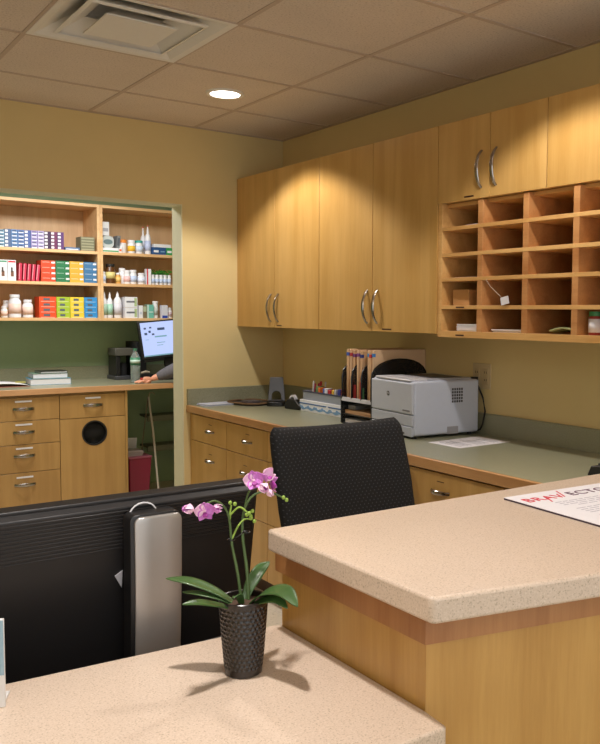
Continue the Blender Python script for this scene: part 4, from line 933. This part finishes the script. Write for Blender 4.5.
b = MB(); b.box(.03, .30, .04, .07, -.02, .05, M=Mm); b.build('lower_housing', GREYD, t, bevel=.003)
b = MB(); b.box(2.432, 2.517, 6.50, 6.74, KF, KF+.30); tag(b.build('computer_tower', BLACKM, bevel=.004), 'black computer tower behind the lit monitor', 'computer')
b = MB(); b.tube([(2.405, 6.33, KF+.062), (2.44, 6.33, KF+.07), (2.475, 6.335, KF+.066)], [.008, .012, .009], 8); b.box(2.40, 2.49, 6.30, 6.40, KF, KF+.055, 1)
tag(b.build('card_reader', [flat(170, 160, 140), BLACKM]), 'black box topped by a tan item under the lit monitor', 'office machine')

# wall mounted shelf unit
SY0, SY1 = 6.44, FB
def sx(p): return 1.425+.00659*p+.0000052*p*p        # survey of shelf positions along the wall
t = thing('medicine_shelf_unit', (1.9, 6.6, 1.375), 'open birch wall shelving full of medicine packs', 'shelf unit')
X0_, X1_ = .70, 3.06; XD = (2.117, 2.160)
for (x0, x1, nm) in ((X0_-.02, X0_, 'side_panel'), (XD[0], XD[0]+.0205, 'divider'), (XD[0]+.0215, XD[1]-.001, 'divider'), (X1_, X1_+.02, 'side_panel')):
    b = MB(); b.box(x0, x1, SY0, SY1, 1.378, 2.262); b.build(nm, SHELFWOOD, t, bevel=.001)
for bay in ((X0_, XD[0]), (XD[1]-.001, X1_)):
    for z in (1.378, 1.645, 1.885):
        b = MB(); b.box(bay[0], bay[1], SY0, SY1-.008, z, z+.022); b.build('shelf', SHELFWOOD, t, bevel=.001)
    b = MB(); b.box(bay[0], bay[1], SY0, SY1-.008, 2.24, 2.262); b.build('top_panel', SHELFWOOD, t, bevel=.001)
    b = MB(); b.box(bay[0], bay[1], SY1-.008, SY1, 1.378, 2.262); b.build('back_panel', SHELFBACK, t)
S1, S2, S3 = 1.4004, 1.6674, 1.9074
YI = SY0+.015
def sbox(x0, x1, z, h, depth, mats, name, label, cat, group=None, y=YI, band=None, stripe=True):
    b = MB(); b.box(x0+.0004, x1-.0004, y, y+depth, z, z+h-.0004)
    for (u0, u1, v0, v1, mi) in (band or []):
        b.box(x0+(x1-x0)*u0, x0+(x1-x0)*u1, y-.0006, y, z+h*v0, z+h*v1, mi)
    return tag(b.build(name, mats, smooth=False), label, cat, group)
WH = flat(228, 228, 232)
# top shelf, left bay: 10 columns by 5
cols = [((110, 150, 176), 'light blue', 0), ((76, 100, 140), 'slate blue and white', 1), ((90, 130, 180), 'mid blue', 0), ((84, 116, 170), 'blue', 0), ((70, 92, 150), 'dark blue and white', 1), ((150, 140, 190), 'lavender', 0), ((170, 160, 200), 'pale lilac', 0), ((60, 34, 70), 'dark plum and white', 1), ((104, 40, 84), 'maroon', 1), ((88, 50, 110), 'purple', 1)]
rows5 = ['bottom', 'second lowest', 'middle', 'second highest', 'top']
for i, (c, nm, st) in enumerate(cols):
    x0 = sx(-1+6.6*i); x1 = sx(-1+6.6*(i+1)); h = .0258 if i > 0 else .0245
    for k in range(5):
        sbox(x0+.001, x1-.001, S3+k*h, h, .12, [flat(*c), WH, flat(40, 40, 60)], 'medicine_carton', '%s medicine carton, %s of its column on the top shelf' % (nm, rows5[k]), 'box', 'small cartons stacked on the top left shelf', band=([(.04, .5, .2, .8, 1)] if st else [(.1, .9, .06, .3, 1), (.2, .8, .5, .7, 2)]))
sbox(sx(66), sx(80.5), S3, .022, .12, [flat(84, 116, 156), WH], 'flat_carton', 'flat blue carton between the purple cartons and the grey green stack', 'box', band=[(.05, .9, .2, .5, 1)])
for k in range(5):
    sbox(sx(81.5), sx(95.5), S3+k*.0212, .0212, .12, [flat(120, 118, 92), flat(160, 158, 130)], 'medicine_carton', 'grey green carton, %s of the stack by the shelf divider' % rows5[k], 'box', 'grey green cartons by the divider', band=[(.06, .94, .3, .7, 1)])
# middle shelf, left bay
for k, (p0, p1) in enumerate(((-2, 7.8), (8, 16.4))):
    b = MB(); x0, x1 = sx(p0), sx(p1); b.box(x0+.001, x1-.001, YI, YI+.05, S2, S2+.148); b.box(x0+.004, x1-.004, YI-.0006, YI, S2+.13, S2+.142, 1 if k else 2); b.box((x0+x1)/2-.008, (x0+x1)/2+.012, YI-.0006, YI, S2+.03, S2+.07, 3); b.box((x0+x1)/2-.006, (x0+x1)/2+.005, YI-.001, YI, S2+.06, S2+.095, 4)
    tag(b.build('pet_treatment_pack', [WH, flat(200, 40, 50), flat(90, 150, 120), flat(120, 80, 60), flat(60, 50, 50)]), ('white pack with red strip and brown picture beside the red sachets' if k else 'white pack with green strip and animal picture at the left edge'), 'box')
for k in range(5):
    p = 18.2+4.4*k; b = MB(); x = sx(p); Mx = Matrix.Translation((x+.012, YI, S2+.0018)) @ Matrix.Rotation(R(3+k*.7), 4, 'Y')
    b.box(-.009, .011, 0, .12, 0, .128-.002*k, M=Mx); b.box(-.0085, -.003, -.0006, 0, .01, .12, 1, M=Mx)
    tag(b.build('red_sachet_box', [flat(196, 40, 74), flat(226, 150, 160)]), 'thin red pack, %s from the left in its leaning row' % ['first', 'second', 'third', 'fourth', 'fifth'][k], 'box', 'thin red packs on the middle shelf')
def stack4(S, xs, h, cs, sides=None, grp='', shelf=''):
    rr = ['bottom', 'second', 'third', 'top']
    for (p0, p1, c, nm) in cs:
        for k in range(4):
            dx = random.Random(k+int(p0)).uniform(-.001, .001)
            sbox(sx(p0)+.001+dx, sx(p1)-.001+dx, S+k*h, h, .13, [flat(*c), flat(*[min(255, int(v*.5+120)) for v in c]), WH, flat(90, 100, 110)], 'medicine_carton', '%s carton, %s in its stack on the %s shelf' % (nm, rr[k], shelf), 'box', grp, band=([(.72, .98, .45, .78, 2), (.1, .6, .6, .72, 1)] if shelf == 'middle' else [(.25, .62, .3, .72, 3), (.1, .9, .02, .16, 1)]))
stack4(S2, None, .0392, [(41.3, 56, (206, 74, 40), 'orange red'), (56, 70, (40, 116, 74), 'dark green'), (70, 84, (222, 168, 60), 'amber yellow'), (84, 97.2, (66, 116, 160), 'steel blue')], grp='coloured cartons on the middle left shelf', shelf='middle')
stack4(S1, None, .0392, [(38.8, 56.2, (226, 80, 40), 'bright orange'), (56.2, 70, (166, 190, 50), 'lime green'), (70, 84, (232, 204, 60), 'lemon yellow'), (84, 97.2, (50, 140, 206), 'sky blue')], grp='coloured cartons on the bottom left shelf', shelf='bottom')
# bottles
def bottle(x, y, z, r, h, label, body=WH, cap=WH, lab=None, neck=.72, caph=.16, name='pill_bottle', grp=None, labr=(.2, .7)):
    t = thing(name, (x, y, z), label, 'bottle', group=grp); hb = h*(1-caph)
    b = MB(); b.lathe([(0, 0), (r*.94, 0), (r, .003), (r, hb*.82), (r*neck, hb*.95), (r*neck, hb), (0, hb)], (x, y, z), 20); b.build('bottle_body', body, t)
    b = MB(); b.lathe([(0, hb), (r*neck*1.12, hb), (r*neck*1.12, h-.002), (r*neck*.98, h), (0, h)], (x, y, z), 20); b.build('cap', cap, t)
    if lab: b = MB(); b.lathe([(r*1.02, hb*labr[0]), (r*1.02, hb*labr[1])], (x, y, z), 20); b.build('paper_label', lab, t, solid=.0005)
    return t
PK = flat(232, 200, 186)
bottle(sx(4.5), YI+.03, S1, .022, .082, 'smallest white bottle at left on the bottom shelf', lab=PK)
bottle(sx(9.5), YI+.115, S1, .026, .125, 'white bottle half hidden behind the largest white bottle', lab=flat(220, 190, 120))
bottle(sx(15.8), YI+.045, S1, .043, .168, 'largest white bottle with pink label on bottom shelf', lab=PK, caph=.13)
bottle(sx(28.7), YI+.04, S1, .036, .132, 'medium white bottle beside the bright orange cartons', lab=PK, caph=.14)
# right bay, top shelf
GR = flat(70, 150, 90)
sbox(sx(103.5), sx(119.5), S3, .034, .14, [WH, GR, flat(200, 220, 200)], 'flat_carton', 'flat white carton with green stripe under the grey packs', 'box', band=[(.02, .98, .1, .4, 1)])
t = thing('oval_display_pack', (sx(109.5), YI+.02, S3+.034), 'grey pack with an oval dark label beside the shelf divider', 'box')
b = MB(); Mx = Matrix(((1, 0, 0, sx(109.5)), (0, 0, -1, YI+.06), (0, 1, 0, S3+.0344+.045), (0, 0, 0, 1))); b.prism(superell(.046, .045, 3), 0, .045, M=Mx); b.build('pack_body', flat(186, 192, 190), t)
b = MB(); b.prism(superell(.035, .02, 2), .045, .0458, M=Mx); b.build('oval_label', flat(100, 120, 124), t)
b = MB(); Mx = Matrix.Translation((sx(118.8), YI, S3+.0345)) @ Matrix.Rotation(R(6), 4, 'Y'); b.box(-.012, .012, 0, .10, 0, .095, M=Mx); b.box(-.010, .010, -.0006, 0, .02, .08, 1, M=Mx)
tag(b.build('grey_pack', [flat(120, 124, 126), flat(80, 84, 90)]), 'slim dark grey pack leaning beside the oval label pack', 'box')
sbox(sx(103.5), sx(110.6), S3+.126, .105, .06, [flat(206, 206, 208), flat(150, 150, 156)], 'white_carton', 'pale grey carton standing on the oval label pack', 'box', y=YI+.01, band=[(.1, .85, .3, .55, 1)])
sbox(sx(119.9), sx(122.5), S3, .055, .08, [WH, flat(230, 110, 50)], 'white_carton', 'tiny white carton with orange mark on the top right shelf', 'box', band=[(.1, .9, .2, .5, 1)])
bottle(sx(125.3), YI+.05, S3, .030, .105, 'white jar with wide orange cap on top right shelf', cap=flat(236, 140, 50), neck=1.0, caph=.24)
bottle(sx(133.8), YI+.035, S3, .029, .105, 'white bottle with yellow label on top right shelf', lab=flat(236, 186, 50), neck=.85, caph=.2)
bottle(sx(141.4), YI+.035, S3, .029, .105, 'white bottle with teal cap on top right shelf', cap=flat(60, 160, 150), lab=flat(200, 214, 236), neck=.9, caph=.18)
def spray(x, y, z, r, h, label, mark, tip, name='squeeze_bottle', frac=.55, grp=None):
    t = thing(name, (x, y, z), label, 'bottle', group=grp)
    b = MB(); b.lathe([(0, 0), (r*.94, 0), (r, .004), (r, h*frac), (r*.75, h*(frac+.1)), (r*.38, h*(frac+.17)), (0, h*(frac+.17))], (x, y, z), 20); b.build('bottle_body', WH, t)
    b = MB(); b.lathe([(0, h*(frac+.17)), (r*.42, h*(frac+.17)), (r*.36, h*(frac+.26)), (r*.16, h*.97), (0, h*.97)], (x, y, z), 14); b.build('nozzle', WH, t)
    b = MB(); b.lathe([(0, h*.96), (r*.2, h*.96), (r*.18, h), (0, h)], (x, y, z), 10); b.build('tip', tip, t)
    b = MB(); b.lathe([(r*1.02, h*.12), (r*1.02, h*(frac-.08))], (x, y, z), 20); b.build('paper_label', mark, t, solid=.0005)
RT = flat(220, 60, 60)
spray(sx(149.0), YI+.105, S3, .021, .222, 'white nozzle bottle with red tip, standing behind its twin', flat(214, 220, 236), RT)
spray(sx(150.4), YI+.035, S3, .024, .228, 'front white nozzle bottle with red tip and blue mark', flat(190, 200, 232), RT)
sbox(sx(153.2), sx(167), S3, .058, .12, [flat(40, 80, 132), WH, flat(120, 160, 190)], 'blue_carton', 'dark blue carton on the top shelf below a white carton', 'box', band=[(.1, .45, .3, .6, 1), (.6, .9, .35, .5, 2)])
sbox(sx(155), sx(172), S3+.0582, .026, .11, [WH, flat(190, 200, 210)], 'white_carton', 'flat white carton resting on the dark blue and green cartons', 'box')
sbox(sx(167.2), sx(178), S3, .058, .12, [flat(50, 150, 80), WH], 'green_carton', 'green carton beside the door frame on the top shelf', 'box', band=[(.1, .5, .3, .6, 1)])
# right bay, middle shelf
BLU = flat(190, 206, 236)
bottle(sx(105), YI+.03, S2, .019, .09, 'small white bottle left of the brown jar', lab=BLU)
bottle(sx(112.6), YI+.045, S2, .037, .152, 'brown glass jar with black cap and yellow label', body=flat(92, 56, 26, .2), cap=BLACK, lab=flat(214, 200, 130), neck=.8, caph=.14, name='brown_jar', labr=(.3, .68))
bottle(sx(120.2), YI+.04, S2, .020, .085, 'small amber bottle right of the brown jar', body=flat(214, 160, 80), lab=flat(226, 190, 110))
bottle(sx(126.0), YI+.08, S2, .028, .125, 'tall white bottle behind on the middle right shelf', neck=.8)
bottle(sx(129), YI+.035, S2, .026, .108, 'white bottle with red lettering band on middle right shelf', lab=flat(230, 190, 190), neck=.85, caph=.2)
bottle(sx(135.3), YI+.04, S2, .027, .112, 'white bottle with blue label left of the squat bottle', lab=BLU, neck=.85)
bottle(sx(143.2), YI+.035, S2, .028, .090, 'squat white bottle beside the red edged carton', lab=flat(214, 222, 240), neck=.8)
sbox(sx(147.4), sx(151.8), S2, .124, .05, [WH, flat(206, 50, 60)], 'white_carton', 'tall white carton with red edge on middle right shelf', 'box', band=[(.0, .3, .0, 1.0, 1)])
for k in range(5):
    bottle(sx(154.6+4.15*k), YI+.025, S2, .0155, .08, 'small white vial, %s from the red edged carton' % ['first', 'second', 'third', 'fourth', 'fifth'][k], lab=BLU, neck=.8, grp='small white vials on the middle shelf', name='white_vial')
b = MB(); rnd = random.Random(9)
for k in range(60):
    x = sx(156)+rnd.random()*(sx(176)-sx(156)); y = YI+.09+rnd.random()*.05; z = S2+.082+rnd.random()*.035
    Mx = Matrix.Translation((x, y, z)) @ Matrix.Rotation(rnd.uniform(-1, 1), 4, 'X') @ Matrix.Rotation(rnd.uniform(-1, 1), 4, 'Y'); b.ball((0, 0, 0), .001, .001, .001, seg=4) if False else b.box(-.014, .014, -.006, .006, -.001, .001, M=Mx)
b.box(sx(156), sx(176), YI+.08, YI+.15, S2, S2+.085, 1)
tag(b.build('green_packet_tray', [flat(70, 140, 50), flat(60, 110, 50)]), 'tray of bright green packets behind the small white vials', 'packets')
# right bay, bottom shelf
spray(sx(105.6), YI+.03, S1, .021, .20, 'green marked squeeze bottle next to the shelf divider', flat(170, 200, 180), WH, frac=.62)
spray(sx(111.3), YI+.035, S1, .022, .20, 'green marked squeeze bottle, second from the shelf divider', flat(160, 200, 180), WH, frac=.62)
spray(sx(119.3), YI+.04, S1, .030, .205, 'widest squeeze bottle with grey label, third from divider', flat(210, 206, 214), WH, frac=.64)
for k in range(2):
    sbox(sx(125), sx(137.6), S1+k*.084, .082, .10, [WH, flat(110, 110, 120), flat(170, 190, 140)], 'white_carton', ('upper' if k else 'lower')+' white carton with dark lettering right of the squeeze bottles', 'box', 'two stacked white cartons', band=[(.12, .8, .45, .62, 1), (.75, .95, .1, .9, 2)])
sbox(sx(139), sx(143), S1, .10, .05, [WH, flat(200, 206, 220)], 'white_carton', 'slim white carton left of the brown olive carton', 'box', band=[(.2, .8, .3, .5, 1)])
sbox(sx(143), sx(147), S1, .102, .06, [flat(120, 108, 84), flat(170, 180, 150)], 'olive_carton', 'brown olive carton between white and teal cartons', 'box', band=[(.1, .9, .5, .9, 1)])
sbox(sx(147.3), sx(154), S1, .108, .06, [flat(110, 184, 168), flat(190, 220, 210)], 'teal_carton', 'pale teal carton on the bottom right shelf', 'box', band=[(.0, .25, .0, 1, 1), (.3, .9, .4, .5, 1)])
bottle(sx(157), YI+.03, S1, .021, .136, 'tall pale tube with brownish band beside the teal carton', lab=flat(190, 196, 190), neck=.95, caph=.1, name='tall_tube')
sbox(sx(162.3), sx(168.2), S1, .105, .05, [flat(214, 214, 224), flat(40, 70, 170)], 'white_carton', 'pale carton with blue foot by the door frame', 'box', band=[(.05, .95, .0, .2, 1)])
bottle(sx(171.3), YI+.03, S1, .02, .085, 'small white bottle half hidden by the door frame, bottom shelf', lab=flat(200, 180, 190))

# ------------------------------------------------------------------ person at back worktop
SKIN = mat('skin', rgb(224, 160, 130), .55, spec=.4); SLEEVE = mat('grey_knit', rgb(98, 96, 102), .9, noise=.25, nscale=60, bump=.4, bscale=90); TROU = flat(50, 54, 70, .9); HAIR = flat(70, 44, 30, .7)
pe = thing('person', (2.99, 5.62, 0), 'person in a grey long sleeved top resting a hand on the back worktop', 'person')
def skin(name, chains, m, parent, sub=2):
    me = bpy.data.meshes.new(name); V, E, Rr, roots = [], [], [], []
    for ch in chains:
        base = len(V); roots.append(base)
        for (p, r_) in ch['pts']: V.append(p); Rr.append(r_)
        E += [(base+i, base+j) for i, j in ch['edges']]
    inv_ = full(parent).inverted() if parent else Matrix.Identity(4)
    me.from_pydata([inv_ @ Vector(v_) for v_ in V], E, []); o = bpy.data.objects.new(name, me); COL.objects.link(o); o.parent = parent
    md = o.modifiers.new('skin', 'SKIN'); md.use_smooth_shade = True
    if not me.skin_vertices: me.skin_vertices.new()
    for i, r_ in enumerate(Rr): me.skin_vertices[0].data[i].radius = (r_, r_) if not isinstance(r_, tuple) else r_; me.skin_vertices[0].data[i].use_root = i in roots
    s_ = o.modifiers.new('sub', 'SUBSURF'); s_.levels = sub; s_.render_levels = sub
    me.materials.append(m)
    return o
def line(n): return [(i, i+1) for i in range(n-1)]
hw = (2.40, 6.125, KF+.026)
body = [((2.99, 5.62, .60), .13), ((2.99, 5.63, .80), .12), ((2.985, 5.66, 1.00), .13), ((2.98, 5.70, 1.15), .10), ((2.98, 5.73, 1.24), .055), ((2.98, 5.76, 1.33), .075), ((2.98, 5.78, 1.43), .085), ((2.98, 5.77, 1.50), .05),
        ((2.83, 5.76, 1.14), .05), ((2.76, 5.96, 1.10), .050), ((2.56, 6.06, 1.005), .046), (hw, .020),
        ((3.15, 5.76, 1.14), .05), ((3.20, 5.98, .98), .042), ((3.02, 6.15, KF+.045), .033), ((2.94, 6.22, KF+.03), .022),
        ((2.90, 5.66, .55), .085), ((2.90, 6.0, .53), .06), ((2.90, 6.02, .12), .042), ((2.90, 6.13, .045), .035),
        ((3.10, 5.66, .55), .085), ((3.10, 6.0, .53), .06), ((3.10, 6.02, .12), .042), ((3.10, 6.13, .045), .035)]
be = [(0,1),(1,2),(2,3),(3,4),(4,5),(5,6),(6,7),(3,8),(8,9),(9,10),(10,11),(3,12),(12,13),(13,14),(14,15),(0,16),(16,17),(17,18),(18,19),(0,20),(20,21),(21,22),(22,23)]
def fing(pts, r_): return {'pts': [(p, r_*(1-.1*i)) for i, p in enumerate(pts)], 'edges': line(len(pts))}
hx_, hy_, hz_ = hw
palm = {'pts': [((hx_+.01, hy_, hz_), (.014, .022)), ((hx_-.035, hy_-.004, hz_-.006), (.013, .034)), ((hx_-.065, hy_-.006, hz_-.010), (.010, .034))], 'edges': line(3)}
chs = [{'pts': body, 'edges': be}, palm]
for i, (dy, ln) in enumerate(((-.034, .058), (-.013, .072), (.010, .068), (.030, .052))):
    x_ = hx_-.055; y_ = hy_+dy*.8; chs.append(fing([(x_, y_, hz_-.010), (x_-ln*.45, hy_+dy, hz_-.008), (x_-ln*.78, hy_+dy*1.08, hz_-.014), (x_-ln, hy_+dy*1.1, hz_-.018)], .0085))
chs.append(fing([(hx_-.015, hy_-.02, hz_-.008), (hx_-.035, hy_-.048, hz_-.012), (hx_-.055, hy_-.058, hz_-.016)], .010))
skin('body', chs, SKIN, pe)
top_v = [(p, (r_+.014 if not isinstance(r_, tuple) else r_)) for p, r_ in body[0:5]]+[(p, r_+.014) for p, r_ in body[8:11]]+[((2.435, 6.11, KF+.040), .034)]+[(p, r_+.014) for p, r_ in body[12:15]]
te = [(0,1),(1,2),(2,3),(3,4),(3,5),(5,6),(6,7),(7,8),(3,9),(9,10),(10,11)]
skin('sweater', [{'pts': top_v, 'edges': te}], SLEEVE, pe)
tv = [((2.99, 5.62, .64), .145)]+[(p, r_+.012) for p, r_ in body[16:19]]+[(p, r_+.012) for p, r_ in body[20:23]]
skin('trousers', [{'pts': tv, 'edges': [(0,1),(1,2),(2,3),(0,4),(4,5),(5,6)]}], TROU, pe)
b = MB(); b.ball((2.98, 5.765, 1.44), .10, .105, .12, seg=18); b.ball((2.98, 5.70, 1.36), .085, .06, .13, seg=14); b.build('hair', HAIR, pe)
b = MB(); b.ball((2.952, 5.862, 1.42), .009, .006, .006); b.ball((3.008, 5.862, 1.42), .009, .006, .006); b.build('eyes', BLACKG, pe)
b = MB(); b.ball((2.98, 5.872, 1.395), .011, .016, .02); b.ball((2.98, 5.862, 1.362), .02, .006, .006); b.build('nose_and_mouth', flat(206, 136, 112), pe)
t = thing('stool', (2.99, 5.60, 0), 'round black stool under the person in grey', 'stool')
b = MB(); b.lathe([(0, 0), (.17, 0), (.185, .015), (.18, .04), (0, .045)], (2.99, 5.60, .385), 30); b.build('seat', BLACK, t)
b = MB(); b.cyl((2.99, 5.60, .03), .025, .355, 14); b.lathe([(0, 0), (.20, 0), (.19, .02), (.03, .035), (0, .035)], (2.99, 5.60, 0), 30); b.build('pedestal', CHROME, t)
